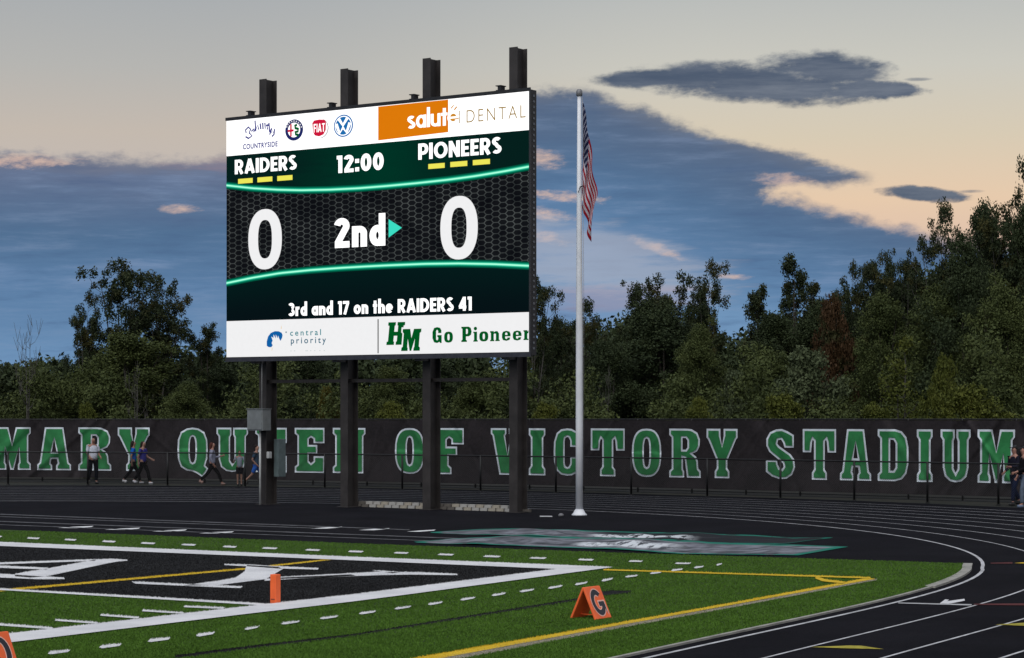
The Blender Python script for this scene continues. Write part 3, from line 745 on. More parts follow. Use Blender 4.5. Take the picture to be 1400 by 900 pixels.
def glyph(ch, t):
    """centre lines of a bold geometric sans, cap height 1; returns (strokes, advance width)"""
    h = t / 2; b_ = h; T_ = 1 - h
    X_ = 0.70; xh = X_ - h
    if ch == 'I' : return [[(h, 0), (h, 1)]], t
    if ch == 'R': return [[(h, 0), (h, 1)], [(h, T_)] + arc(0.30, (T_ + .44) / 2, 0.27 - h, (T_ - .44) / 2, 90, -90) + [(h, .44)], [(.27, .46), (.50, 0)]], 0.60
    if ch == 'P': return [[(h, 0), (h, 1)], [(h, T_)] + arc(0.30, (T_ + .40) / 2, 0.28 - h, (T_ - .40) / 2, 90, -90) + [(h, .40)]], 0.56
    if ch == 'A': return [[(h * .9, 0), (.34, 1.0)], [(.34, 1.0), (.68 - h * .9, 0)], [(.18, .28), (.50, .28)]], 0.68
    if ch == 'D': return [[(h, 0), (h, 1)], [(h, T_)] + arc(0.24, .5, 0.42 - h, .5 - h, 90, -90, 16) + [(h, h)]], 0.66
    if ch == 'E': return [[(h, 0), (h, 1)], [(h, T_), (.46, T_)], [(h, .5), (.42, .5)], [(h, h), (.46, h)]], 0.46
    if ch == 'F': return [[(h, 0), (h, 1)], [(h, T_), (.46, T_)], [(h, .5), (.42, .5)]], 0.46
    if ch == 'T': return [[(.26, 0), (.26, T_)], [(0, T_), (.52, T_)]], 0.52
    if ch == 'S': return [arc(.26, .74, .26 - h, .26 - h, 35, 250, 14) + arc(.25, .27, .27 - h, .27 - h, 70, -145, 14)], 0.52
    if ch == 'O': return [arc(.39, .5, .39 - h, .5 - h, 0, 360, 32)], 0.78
    if ch == 'N': return [[(h, 0), (h, 1)], [(.62 - h, 0), (.62 - h, 1)], [(h, .96), (.62 - h, .04)]], 0.62
    if ch == '1': return [[(.22, 0), (.22, 1)], [(.03, T_), (.22, T_)]], 0.22 + h
    if ch == '2': return [arc(.26, .73, .26 - h, .27 - h, 170, -20, 14) + [(.12, .16)], [(.03, h), (.52, h)]], 0.52
    if ch == '3': return [arc(.24, .74, .25 - h, .26 - h, 150, -75, 14), arc(.25, .28, .27 - h, .28 - h, 80, -150, 14)], 0.52
    if ch == '4': return [[(.40, 0), (.40, 1)], [(.40, .95), (.08, .27)], [(.02, .26), (.54, .26)]], 0.54
    if ch == '7': return [[(.02, T_), (.50, T_)], [(.42, T_), (.16, 0)]], 0.50
    if ch == '0': return [arc(.28, .5, .28 - h, .5 - h, 0, 360, 28)], 0.56
    if ch == ':': return [[(h, .02), (h, .02 + t * 1.1)], [(h, .5), (h, .5 + t * 1.1)]], t
    if ch == 'r': return [[(h, 0), (h, X_)], arc(.27, X_ - .25, .27 - h, .25 - h, 180, 75, 8)], 0.34
    if ch in 'ad': 
        return [arc(.26, X_ / 2, .26 - h, X_ / 2 - h, 0, 360, 24), [(.52 - h, 0), (.52 - h, 1.08 if ch == 'd' else X_)]], 0.52
    if ch == 'o': return [arc(.27, X_ / 2, .27 - h, X_ / 2 - h, 0, 360, 24)], 0.54
    if ch == 'n': return [[(h, 0), (h, X_)], arc(.25, X_ - .25, .25 - h, .25 - h, 180, 0, 12) + [(.50 - h, 0)]], 0.50
    if ch == 'h': return [[(h, 0), (h, 1.08)], arc(.25, X_ - .25, .25 - h, .25 - h, 180, 0, 12) + [(.50 - h, 0)]], 0.50
    if ch == 'u': return [[(.50 - h, 0), (.50 - h, X_)], [(h, X_)] + arc(.25, .25, .25 - h, .25 - h, 180, 360, 12)], 0.50
    if ch == 't': return [[(.16, .0), (.16, .95)], [(.0, X_ - h), (.32, X_ - h)]], 0.33
    if ch == 'l': return [[(h, 0), (h, 1.08)]], t
    if ch == 's': return [arc(.20, .51, .20 - h, .19 - h, 35, 250, 10) + arc(.20, .195, .21 - h, .195 - h, 70, -145, 10)], 0.41
    if ch in 'eé':
        g_ = [[(.07, X_ / 2), (.50, X_ / 2)], arc(.27, X_ / 2, .27 - h, X_ / 2 - h, 0, 315, 20)]
        if ch == 'é': g_.append([(.24, .84), (.36, 1.02)])
        return g_, 0.54
    return [], 0.28
def stroke_text(s, t, gap):
    """list of words; each word = (verts2d, faces) ; also total width"""
    words, cur, x = [], ([], []), 0.0
    for ch in s:
        if ch == ' ':
            words.append(cur); cur = ([], []); x += 0.30; continue
        st_, w_ = glyph(ch, t)
        for q, pts in enumerate(st_):
            closed = len(pts) > 12 and abs(pts[0][0] - pts[-1][0]) + abs(pts[0][1] - pts[-1][1]) < 1e-6
            b0 = len(cur[0]); n_ = len(pts)
            for i, p in enumerate(pts):
                a_ = Vector(pts[i - 1] if i else (pts[-2] if closed else pts[0])); c_ = Vector(pts[i + 1] if i < n_ - 1 else (pts[1] if closed else pts[-1])); P0 = Vector(p)
                d1 = (P0 - a_).normalized() if (P0 - a_).length > 1e-9 else (c_ - P0).normalized()
                d2 = (c_ - P0).normalized() if (c_ - P0).length > 1e-9 else d1
                m_ = (d1 + d2).normalized(); nn_ = Vector((-m_.y, m_.x)); k_ = max(0.6, m_.dot(d1))
                o1 = P0 + nn_ * (t / 2 / k_); o2 = P0 - nn_ * (t / 2 / k_)
                cur[0].extend([(x + o1.x, o1.y, q), (x + o2.x, o2.y, q)])
            for i in range(n_ - 1): cur[1].append((b0 + 2 * i + 1, b0 + 2 * i + 3, b0 + 2 * i + 2, b0 + 2 * i))
        x += w_ + gap
    words.append(cur)
    return words, x - gap
def led_words(name, s, pl, pr, ytop, ybot, m, t=0.19, gap=0.07, off=0.012):
    words, tw = stroke_text(s, t, gap); u0, z0 = uz(pl, ybot); _, z1 = uz(pl, ytop); u1, _ = uz(pr, ybot)
    for v, f in words:
        mk(name, [bpnt(u0 + (u1 - u0) * x / tw, z0 + (z1 - z0) * y, off + 0.0006 * q) for x, y, q in v], f, m, sb)
def led_text(name, s, pl, pr, ytop, ybot, m, bold=0.0, off=0.012, sp=1.0, ytr=None):
    """text fitted between two photo columns; ytop/ybot are measured at its left end"""
    v, f = text_mesh(s, bold, sp); u0, z0 = uz(pl, ybot); _, z1 = uz(pl, ytop); u1, _ = uz(pr, ybot)
    return mk(name, [bpnt(u0 + (u1 - u0) * x, z0 + (z1 - z0) * y, off) for x, y in v], f, m, sb)
led_words('team_name', 'RAIDERS', 321.4, 406, 219, 238.6, EW, 0.20)
led_words('team_name', 'PIONEERS', 572.2, 686, 196.8, 218.8, EW, 0.20)
led_words('clock_digits', '12:00', 460, 524.9, 213.4, 237.2, EW, 0.21, 0.08)
led_words('quarter_text', '2nd', 457, 527.2, 299.0, 339.6, EW, 0.215, 0.08)
led_words('down_text', '3rd and 17 on the RAIDERS 41', 394.4, 645.2, 414.6, 432.5, EW, 0.205, 0.065)
Y_ = emit('led_yellow', srgb(238, 232, 90), 1.0)
for x0, x1, y0, y1 in [(325.9, 345.8, 245.0, 251.6), (352.3, 372.7, 243.0, 249.6), (379.4, 400.2, 241.0, 247.7), (585.9, 608.3, 224.6, 231.4), (616, 639.2, 221.8, 228.8), (646.8, 670.2, 219.2, 226.2)]:
    u0, z1 = uz(x0, y0); _, z0 = uz(x0, y1); u1, _ = uz(x1, y0)
    mk('timeout_bar', [bpnt(u0, z0, .012), bpnt(u1, z0, .012), bpnt(u1, z1, .012), bpnt(u0, z1, .012)], [(0, 1, 2, 3)], Y_, sb)
def flat_poly(name, loops, m, off):
    flat, fs = tess(orient(loops)); return mk(name, [bpnt(u, z, off) for u, z in flat], fs, m, sb)
def digit0(xl, xr, yt_, yb_, il, ir, it, ib):
    uc, zc = uz((xl + xr) / 2, (yt_ + yb_) / 2); ru = (uz(xr, 0)[0] - uz(xl, 0)[0]) / 2; rz = (uz((xl + xr) / 2, yt_)[1] - uz((xl + xr) / 2, yb_)[1]) / 2
    iu = (uz(ir, 0)[0] - uz(il, 0)[0]) / 2; iz = (uz((xl + xr) / 2, it)[1] - uz((xl + xr) / 2, ib)[1]) / 2
    flat_poly('score_digit', [sup(uc, zc, ru, rz, 40, 2.25), sup(uc, zc, iu, iz, 30, 2.5)], EWS, 0.012)
digit0(339.7, 385.6, 286, 368.5, 353.3, 372.2, 300.8, 353.5)
digit0(602.2, 653.4, 268, 355, 617.5, 638.4, 284, 339)
quad_px('possession_arrow', [(531.7, 325), (549.8, 311.5), (531.7, 300)], 0.012, emit('led_teal', srgb(60, 222, 196)))
# sponsor emblems (upper strip)
led_text('sponsor_text', 'COUNTRYSIDE', 332.4, 380, 197.4, 204.8, emit('led_navy', srgb(40, 44, 130)), 0.035, sp=1.12)
def stroke(name, pts, w, m, off=0.012, closed=False):
    P_ = [Vector(uz(*p)) for p in pts]; vs, fs = [], []
    for i, p in enumerate(P_):
        a = P_[max(i - 1, 0)]; b = P_[min(i + 1, len(P_) - 1)]; d = (b - a).normalized(); n_ = Vector((-d.y, d.x)) * w / 2
        vs += [bpnt(*(p - n_), off), bpnt(*(p + n_), off)]
    for i in range(len(P_) - 1): fs.append((2 * i, 2 * i + 2, 2 * i + 3, 2 * i + 1))
    return mk(name, vs, fs, m, sb)
NV = emit('led_navy', (0, 0, 0))
for s_ in ([(337, 182), (336, 178), (340, 174), (343, 177), (341, 182), (345, 186), (340, 189.5), (336, 187)], [(344, 180), (348, 176), (347, 181), (351, 174), (350, 180)],
           [(349, 165), (350, 178), (353, 171), (354, 177.5)], [(356, 169), (357, 177)], [(359.5, 168), (360, 177)], [(362.5, 168), (363, 177), (365.5, 170), (366, 177.5)],
           [(364, 172), (368, 171)], [(368, 168), (369, 181), (371, 175), (371, 182)], [(369, 184.5), (372, 176), (374, 182), (376, 176), (375, 184), (372, 187)]):
    stroke('sponsor_script', s_, 0.052, NV)
def disc(name, cx_, cy_, rpx_u, rpx_z, m, off, hole=None, n_=36):
    uc, zc = uz(cx_, cy_); D_ = BL.y + uc * BU.y; s_ = F / D_
    ru, rz = rpx_u / (s_ * 0.787), rpx_z / s_
    lo = [[(uc + ru * math.cos(2 * math.pi * k / n_), zc + rz * math.sin(2 * math.pi * k / n_)) for k in range(n_)]]
    if hole: lo.append([(uc + ru * hole * math.cos(2 * math.pi * k / n_), zc + rz * hole * math.sin(2 * math.pi * k / n_)) for k in range(n_)])
    return flat_poly(name, lo, m, off)
LB = emit('led_blue', srgb(28, 62, 140)); LR = emit('led_red', srgb(205, 22, 60)); LG = emit('led_green', srgb(0, 92, 40)); LSB = emit('led_sky_blue', srgb(30, 110, 175))
disc('round_badge', 402.5, 178, 12.6, 14.6, emit('led_dark_blue', srgb(30, 40, 100)), 0.012); disc('badge_centre', 402.5, 178, 8.6, 10.0, EW, 0.018)
quad_px('badge_cross', [(397.3, 187), (399.6, 186.8), (399.6, 170), (397.3, 170.2)], 0.024, LR); quad_px('badge_cross', [(394.2, 181), (402.3, 180), (402.3, 177), (394.2, 178)], 0.027, LR)
stroke('badge_serpent', [(407, 171), (404, 172), (404.5, 175.5), (408.5, 176.5), (408, 180), (404.3, 181), (405, 184), (408, 184.5), (407, 187)], 0.085, LG, 0.024)
for k in range(9):
    a = math.radians(20 + k * 17.5); x = 402.5 + 10.6 * math.cos(a); y = 178 - 12.3 * math.sin(a)
    quad_px('badge_letter', [(x - .7, y + .9), (x + .7, y + .9), (x + .7, y - .9), (x - .7, y - .9)], 0.018, EWS)
disc('shield_ring', 438.5, 176, 11.4, 13.4, emit('led_pale_grey', (0.45, 0.44, 0.46)), 0.012); disc('shield_ring_inner', 437.4, 175.6, 11.1, 13.1, EW, 0.015)
flat_poly('red_shield', [[uz(*p) for p in [(427.5, 168.5), (430, 165), (437, 163.6), (444.5, 164), (446.3, 167), (446, 178), (443, 184), (437, 186.8), (431, 185.5), (428.5, 181)]]], LR, 0.020)
led_words('shield_text', 'FIAT', 429.6, 444.8, 170.0, 181.6, EW, 0.16, 0.10, 0.026)
disc('blue_roundel', 469.8, 172.2, 13.4, 15.3, LSB, 0.012); disc('roundel_ring', 469.8, 172.2, 11.8, 13.5, EW, 0.016); disc('roundel_face', 469.8, 172.2, 10.7, 12.3, LSB, 0.020)
stroke('roundel_letter', [(463.6, 162.5), (469.6, 171.5), (475.8, 161.0)], 0.10, EW, 0.025)
stroke('roundel_letter', [(460.6, 170), (465.2, 182.8), (469.7, 174.3), (474.6, 181.6), (479.0, 168)], 0.10, EW, 0.029)
# sponsor words on the right of the strip
OL = emit('led_olive', srgb(150, 118, 30))
led_words('sponsor_text', 'salut', 557.3, 612.5, 151.6, 176.6, EW, 0.155, 0.03)
led_words('sponsor_text', 'é', 612.2, 628.4, 146.6, 169.8, emit('led_pale_orange', srgb(205, 140, 40)), 0.24, 0.0, 0.016)
led_words('sponsor_text', 'é', 612.2, 628.4, 146.6, 169.8, EW, 0.12, 0.0, 0.022)
quad_px('sponsor_bar', [(627.6, 169), (628.8, 169), (628.8, 151.5), (627.6, 151.5)], 0.012, OL)
led_text('sponsor_text', 'DENTAL', 638.2, 719, 151.0, 168.0, OL, -0.012, 0.012, 1.25)
# lower strip
TE = emit('led_dark_teal', srgb(30, 130, 140)); DT = emit('led_teal_blue', srgb(25, 95, 120))
led_text('sponsor_text', 'central', 397, 439.2, 451.2, 459.4, TE, 0.012, 0.012, 1.45)
led_text('sponsor_text', 'priority', 398, 446, 462.0, 472.8, DT, 0.012, 0.012, 1.45)
flat_poly('sponsor_logo', [[uz(340 + x / 7, 420 + y / 7) for x, y in [(176, 372), (175, 330), (188, 282), (214, 248), (252, 231), (290, 232), (318, 246), (327, 268), (322, 296), (307, 324), (294, 300), (284, 272), (280, 300), (262, 262), (262, 300), (240, 262), (240, 296), (218, 282), (232, 320), (222, 345), (232, 365), (220, 384), (195, 384)]]], emit('led_logo_blue', srgb(15, 95, 165)), 0.012)
quad_px('logo_ray', [(384.2, 449.5), (385.4, 449.5), (385.2, 445)], 0.012, emit('led_gold', srgb(235, 205, 150))); quad_px('logo_ray', [(371.6, 481), (373, 477), (372.4, 475)], 0.012, MATS['led_gold'])
disc('logo_dot', 391.5, 454.4, 0.9, 1.1, DT, 0.012)
for k, x in enumerate((397.5, 402.5, 418, 419.8, 424.5, 430, 437, 443)):
    quad_px('faint_print', [(x, 480.6 - .08 * k), (x + 1.4, 480.5 - .08 * k), (x + 1.4, 479.4 - .08 * k), (x, 479.5 - .08 * k)], 0.012, emit('led_faint', (0.55, 0.62, 0.62)))
DG = emit('led_school_green', srgb(0, 84, 32))
def slab(name, ch, pl, pr, ytop, ybot, m, off, shear=0.0, grow=0.0):
    loops = orient(SL[ch]); W = max(p[0] for p in loops[0]); u0, z0 = uz(pl, ybot); z1 = uz(pl, ytop)[1]; u1 = uz(pr, ybot)[0]
    # heights are cap heights; lower-case glyphs use the lower part of the box
    hh_ = z1 - z0
    lp = [[(u0 + (u1 - u0) * p[0] / W + shear * hh_ * p[1] / 100, z0 + hh_ * p[1] / 100) for p in l] for l in loops]
    if grow: lp = [inset(l, -grow) for l in lp]
    return flat_poly(name, lp, m, off)
slab('team_initial', 'H', 528.5, 551.5, 441.0, 472.0, DG, 0.012, 0.12)
slab('initial_outline', 'M', 548.3, 575.0, 449.5, 480.8, EWS, 0.016, 0.10, 0.035)
slab('team_initial', 'M', 549.0, 574.4, 450.2, 480.2, DG, 0.020, 0.10)
for ch, a, b, yt_, yb_ in [('G', 591.6, 604.2, 447.6, 469.4), ('o', 607.5, 619.6, 446.6, 468.8), ('P', 631.0, 645.2, 447.0, 467.8), ('i', 647.4, 653.6, 447.0, 467.4), ('o', 655.6, 668.0, 446.8, 467.2), ('n', 670.4, 683.6, 446.4, 466.8), ('e', 686.6, 698.4, 446.0, 466.4), ('e', 701.4, 713.4, 445.6, 466.0), ('r', 716.0, 722.9, 445.0, 465.2)]:
    slab('slogan_letter', ch, a, b, yt_, yb_, DG, 0.012)
disc('slogan_letter', 650.3, 449.4, 2.2, 2.5, DG, 0.012)
# posts: wide-flange columns behind the cabinet
PX = [(366.5, 690.3), (477.5, 694.8), (590.0, 698.3), (708.5, 702.2)]
post_u = []
for px_, py_ in PX:
    t = (px_ - CX) / F; B0 = BL - BN * 0.72
    u = (t * B0.y - B0.x) / (BU.x - t * BU.y); post_u.append(u)
for u in post_u:
    ZT_ = 12.93 + 0.11 * (u - post_u[0]) / (post_u[3] - post_u[0])
    mb = MB()
    bbox(u - 0.14, u + 0.14, 0.0, ZT_, -0.50, -0.475, mb); bbox(u - 0.14, u + 0.14, 0.0, ZT_, -0.965, -0.94, mb); bbox(u - 0.012, u + 0.012, 0.0, ZT_ - 0.0, -0.9395, -0.5005, mb)
    pst = mb.build('post', M_post, sb)
    bbox(u - 0.22, u + 0.22, 0.0, 0.03, -1.05, -0.40).build('base_plate', M_post, sb)
    # hanger brackets on top of the cabinet
    mb = MB(); bbox(u - 0.30, u - 0.145, ZB1 + 0.105, ZB1 + 0.13, -0.36, -0.05, mb); bbox(u - 0.27, u - 0.16, ZB1 + 0.131, ZB1 + 0.24, -0.30, -0.10, mb); bbox(u - 0.33, u - 0.145, ZB1 + 0.241, ZB1 + 0.265, -0.34, -0.08, mb)
    mb.build('bracket', M_cab, sb)
    bbox(u - 0.12, u + 0.12, ZB1 + 0.052, ZB1 + 0.104, -0.47, -0.02).build('hanger', M_cab, sb)
    bbox(u - 0.10, u + 0.10, ZB0 - 0.2, ZB0 - 0.101, -0.47, -0.05).build('hanger', M_cab, sb)
for i in range(3):
    mb = MB(); a, b = post_u[i] + 0.0125, post_u[i + 1] - 0.0125
    bbox(a, b, 3.70, 3.80, -0.76, -0.66, mb); mb.build('cross_beam', M_post, sb)
# electrical boxes on the left post
M_box = mat('electrical_grey', (0.20, 0.215, 0.22), 0.45, 0.2, var=0.12, scale=4)
u0 = post_u[0]
bx_u0, _ = uz(337.6, 575)
t = (337.8 - CX) / F; B0 = BL - BN * 0.10; ub = (t * B0.y - B0.x) / (BU.x - t * BU.y)
bevel(bbox(ub, ub + 0.63, 2.26, 2.90, -0.474, -0.10).build('junction_box', M_box, sb), 0.012)
bbox(ub - 0.02, ub + 0.65, 2.905, 2.93, -0.474, -0.08).build('box_lid', M_box, sb)
bbox(ub + 0.03, ub + 0.60, 2.30, 2.86, -0.098, -0.085).build('box_door', M_box, sb)
M_pipe = mat('white_conduit', (0.5, 0.51, 0.5), 0.5, var=0.1)
def vpipe(px_, off, z0, z1, r, m, nm='conduit'):
    t = (px_ - CX) / F; B0 = BL + BN * off; u = (t * B0.y - B0.x) / (BU.x - t * BU.y)
    return MB().tube([bpnt(u, z0, off), bpnt(u, z1, off)], r, 8).build(nm, m, sb, True)
vpipe(355.6, -0.3, 0.0, 2.26, 0.032, M_pipe); vpipe(358.0, -0.3, 2.93, ZB0 - 0.1, 0.014, mat('grey_conduit', (0.25, 0.25, 0.25), 0.5))
bevel(bbox(u0 + 0.16, u0 + 0.34, 0.85, 2.0, -1.15, -0.80).build('switch_cabinet', mat('cabinet_blue_grey', (0.12, 0.16, 0.165), 0.5, 0.1), sb), 0.012)
bevel(bbox(u0 + 0.145, u0 + 0.24, 1.42, 1.62, -0.62, -0.48).build('outlet_box', mat('outlet_white', (0.45, 0.46, 0.46), 0.5), sb), 0.006)

# ------------------------------------------------------------------ row of pale blocks behind the posts
blk = empty('block_edging', G(600, 697)); blk['label'] = 'low row of pale beige blocks in two courses between the scoreboard posts'; blk['category'] = 'edging blocks'
M_blk = [mat('block_beige', (0.30, 0.27, 0.22), 0.85, var=0.3, scale=3), mat('block_pale', (0.34, 0.33, 0.31), 0.85, var=0.2, scale=3), mat('block_dull', (0.10, 0.09, 0.08), 0.9, var=0.3, scale=3)]
rb = random.Random(4)
A0, A1 = G(486, 693.2), G(729, 701.2); ab_ = (A1 - A0); La = ab_.length; ad = ab_.normalized(); an = Vector((ad.y, -ad.x, 0))
shared = {}
for mi in range(3):
    o_ = MB().box((0, 0, 0), (0.125, 0, 0), (0, 0.07, 0), (0, 0, 0.042)).build('block', M_blk[mi], blk); bevel(o_, 0.008, 1); shared[mi] = o_.data; o_.hide_render = False
    first = o_
    s_ = 0.13 + mi * 0.01
    COL.objects.unlink(o_); bpy.data.objects.remove(o_)
for row in range(2):
    k = 0; s_ = 0.13 * (row + 1)
    while s_ < La - 0.1:
        f_ = s_ / La
        mi = 2 if (f_ < 0.08 or 0.46 < f_ < 0.56 or f_ > 0.93) else (1 if rb.random() < 0.55 else 0)
        o_ = link('block', shared[mi], blk); p = A0 + ad * s_ + an * (0.0 - 0.03 * row) + Vector((0, 0, 0.052 + row * 0.088)) - blk.location
        o_.location = p; o_.rotation_euler = (0, 0, math.atan2(ad.y, ad.x) + rb.uniform(-0.02, 0.02))
        if not (row == 1 and (f_ < 0.05 or f_ > 0.95)): pass
        s_ += 0.290 + rb.uniform(-0.004, 0.004); k += 1

# ------------------------------------------------------------------ flagpole and flag
fp = empty('flagpole', G(792, 705.5)); fp['label'] = 'tall white flagpole standing right of the scoreboard'; fp['category'] = 'flagpole'
M_pole = mat('pole_white', (0.72, 0.74, 0.78), 0.45, 0.0, var=0.08, scale=2)
MB().lathe((0, 0, 0.01), [(0.098, 0.0), (0.098, 2.5), (0.092, 5.0), (0.075, 8.0), (0.052, 11.42)], 20).build('pole', M_pole, fp, True)
MB().lathe((0, 0, 0.012), [(0.21, 0.0), (0.21, 0.03), (0.17, 0.06), (0.13, 0.14), (0.115, 0.16), (0.1, 0.17)], 20).build('base_collar', M_pole, fp, True)
MB().lathe((0, 0, 11.43), [(0.05, 0.0), (0.085, 0.02), (0.085, 0.14), (0.06, 0.19), (0.02, 0.2)], 14).build('truck_cap', mat('cap_grey', (0.22, 0.22, 0.23), 0.5, 0.3), fp, True)
MB().tube([(0.085, -0.06, 11.4), (0.12, -0.09, 6), (0.115, -0.08, 1.2)], 0.006, 5).build('halyard', mat('rope', (0.3, 0.3, 0.3), 0.8), fp, True)
MB().tube([(-0.03, -0.12, 8.8), (0.02, -0.13, 8.95), (0.1, -0.1, 8.98)], 0.018, 5).build('clip', M_steel, fp, True)
def flagmat():
    m = bpy.data.materials.new('flag_cloth'); m.use_nodes = True; t = m.node_tree; p = t.nodes['Principled BSDF']
    uvn = t.nodes.new('ShaderNodeUVMap'); x, y, _ = sep(t, uvn.outputs[0])
    st_ = (y * 6.5)._m('FRACT')._m('LESS_THAN', 0.5)
    c = mix(t, st_, srgb(188, 180, 190), srgb(150, 8, 28))
    can = x._m('LESS_THAN', 0.40) * y._m('LESS_THAN', 7 / 13)
    sx_ = (x / 0.40 * 6.0); sy_ = (y / (7 / 13) * 5.0)
    def dots(ox, oy):
        a = ((sx_ + ox)._m('FRACT') - 0.5) / 1.0; b = ((sy_ + oy)._m('FRACT') - 0.5) / 1.15
        return (a * a + b * b)._m('SQRT').ss(0.20, 0.11)
    bl_ = mix(t, dots(0, 0).mx(dots(0.5, 0.5)), srgb(20, 26, 62), srgb(190, 190, 205))
    c = mix(t, can, c, bl_); t.links.new(c, p.inputs['Base Color']); p.inputs['Roughness'].default_value = 0.8
    p.inputs['Specular IOR Level'].default_value = 0.2
    return m
nu, nv = 60, 40; vs, fs, uv = [], [], []
for i in range(nu + 1):
    u = i / nu
    for j in range(nv + 1):
        v = j / nv
        x = 0.09 + 0.37 * ((1 - v) * u ** 0.8 + v * max(0.0, u - 0.4) * 1.15) + 0.035 * math.sin(u * 15 + v * 4) * (0.3 + u) 
        x -= 0.05 * v * max(0, math.sin(u * 9.0)) * u
        y = -0.05 - 0.045 * math.sin(u * 20 + v * 2.0) * (0.25 + u) - 0.05 * math.cos(v * 9)
        z = 11.28 - 2.25 * v * (1 - 0.42 * u) - 2.5 * u + 0.04 * math.sin(v * 11 + u * 5) * u
        vs.append((x, y, z)); uv.append((u, v))
for i in range(nu):
    for j in range(nv):
        a = i * (nv + 1) + j; fs.append((a, a + 1, a + nv + 2, a + nv + 1))
flag = mk('national_flag', [Vector(v) for v in vs], fs, flagmat(), None, True, uv); flag.location = fp.location
sol = flag.modifiers.new('thick', 'SOLIDIFY'); sol.thickness = 0.004
tag(flag, 'limp American flag hanging down against the white flagpole', 'flag')
mbp = MB().lathe((0, 0, 0), [(0.05, 0), (0.075, 0.02), (0.07, 0.06), (0.03, 0.09)], 10)
o_ = mbp.build('ground_fixture', mat('fixture_grey', (0.16, 0.16, 0.17), 0.6), None, True); o_.location = G(767, 706.5, 0.01); tag(o_, 'small grey ground fixture left of the flagpole base', 'ground fixture')

# ------------------------------------------------------------------ crumpled tarps on the asphalt
def tarpmat(seed, dark=False):
    m = bpy.data.materials.new('tarp_mesh'); m.use_nodes = True; t = m.node_tree; p = t.nodes['Principled BSDF']
    uvn = t.nodes.new('ShaderNodeUVMap'); x, y, _ = sep(t, uvn.outputs[0])
    vec = comb(t, x * 7.0 + seed, y * 3.5 + x * 3.0, seed)
    a = noise(t, vec, 1.0, 6, 0.65); b = noise(t, comb(t, x * 22.0, y * 6.0 + x * 14, seed), 1.0, 4, 0.55)
    c = mix(t, (a * 0.4 + b * 0.6).ss(0.40, 0.60), (0.075, 0.08, 0.092), (0.22, 0.225, 0.26))
    str_ = noise(t, comb(t, x * 5.0 + seed, y * 7.0 + x * 4.0, 5.0), 1.0, 6, 0.65)
    c = mix(t, str_.ss(0.54, 0.60) * 0.75, c, (0.016, 0.018, 0.022))
    if dark: c = mix(t, x.ss(0.36, 0.46) * (str_ * 0.5 + 0.75).clamp(), c, (0.010, 0.011, 0.014))
    win = x.ss(0.38, 0.43) * x.ss(0.68, 0.60) * y.ss(0.40, 0.50) * y.ss(0.86, 0.76)
    c = mix(t, win * noise(t, comb(t, x * 40.0, y * 4.0 + x * 20.0, 7.0), 1.0, 4, 0.7).ss(0.42, 0.52), c, (0.62, 0.65, 0.68))
    ed = y.ss(0.16, 0.07).mx(y.ss(0.91, 0.965)).mx(x.ss(0.035, 0.02)).mx(x.ss(0.97, 0.985))
    c = mix(t, ed * b.ss(0.30, 0.48), c, (0.008, 0.17, 0.12))
    t.links.new(c, p.inputs['Base Color']); p.inputs['Roughness'].default_value = 0.8; p.inputs['Specular IOR Level'].default_value = 0.12
    return m
def tarp(name, top, bot, seed, label, z0):
    rr = random.Random(seed); nx_, ny_ = 220, 14
    ph = [rr.uniform(0, 6.3) for _ in range(8)]; vs, fs, uv = [], [], []
    tx, ty = zip(*top); bx_, by_ = zip(*bot)
    x0, x1 = tx[0], tx[-1]
    for i in range(nx_ + 1):
        f_ = i / nx_; xa = tx[0] + (tx[-1] - tx[0]) * f_; xb = bx_[0] + (bx_[-1] - bx_[0]) * f_
        A = G(xa, float(np.interp(xa, tx, ty)), z0); B = G(xb, float(np.interp(xb, bx_, by_)), z0)
        for j in range(ny_ + 1):
            g_ = j / ny_; p = A.lerp(B, g_)
            h_ = 0.0
            for q in range(4): h_ += math.sin(p.x * (1.7 + 1.9 * q) + p.y * (0.5 + 0.7 * q) * (1 if q % 2 else -1) + ph[q]) / (1 + q)
            h_ = max(0, h_ * 0.028 + 0.008) * min(1, 6 * f_) * min(1, 6 * (1 - f_)) * (0.35 + math.sin(math.pi * g_))
            vs.append((p.x, p.y, z0 + h_)); uv.append((f_, g_))
    for i in range(nx_):
        for j in range(ny_):
            a = i * (ny_ + 1) + j; fs.append((a, a + 1, a + ny_ + 2, a + ny_ + 1))
    o_ = mk(name, vs, fs, tarpmat(seed, seed == 8), None, True, uv); tag(o_, label, 'tarp'); return o_
tarp('field_tarp', [(566, 740.8), (622, 736.5), (680, 733.8), (860, 735.5), (980, 742), (1160, 747.6)], [(570, 742), (600, 743.4), (712, 746.4), (860, 752.5), (932, 757.3), (1091, 759.3)], 3,
     'crumpled grey and white mesh tarp with green hem lying nearest the turf', 0.024)
tarp('field_tarp', [(588, 727.6), (655, 723.6), (700, 722.6), (820, 726), (930, 729), (1031, 731.5), (1085, 735.4), (1139, 735)], [(590, 728.6), (640, 731), (720, 732.8), (860, 738), (935, 741), (1000, 743), (1069, 744), (1136, 735.7)], 8,
     'crumpled grey and white mesh tarp lying on the flagpole side of the other tarp', 0.016)
SC.update_tag()

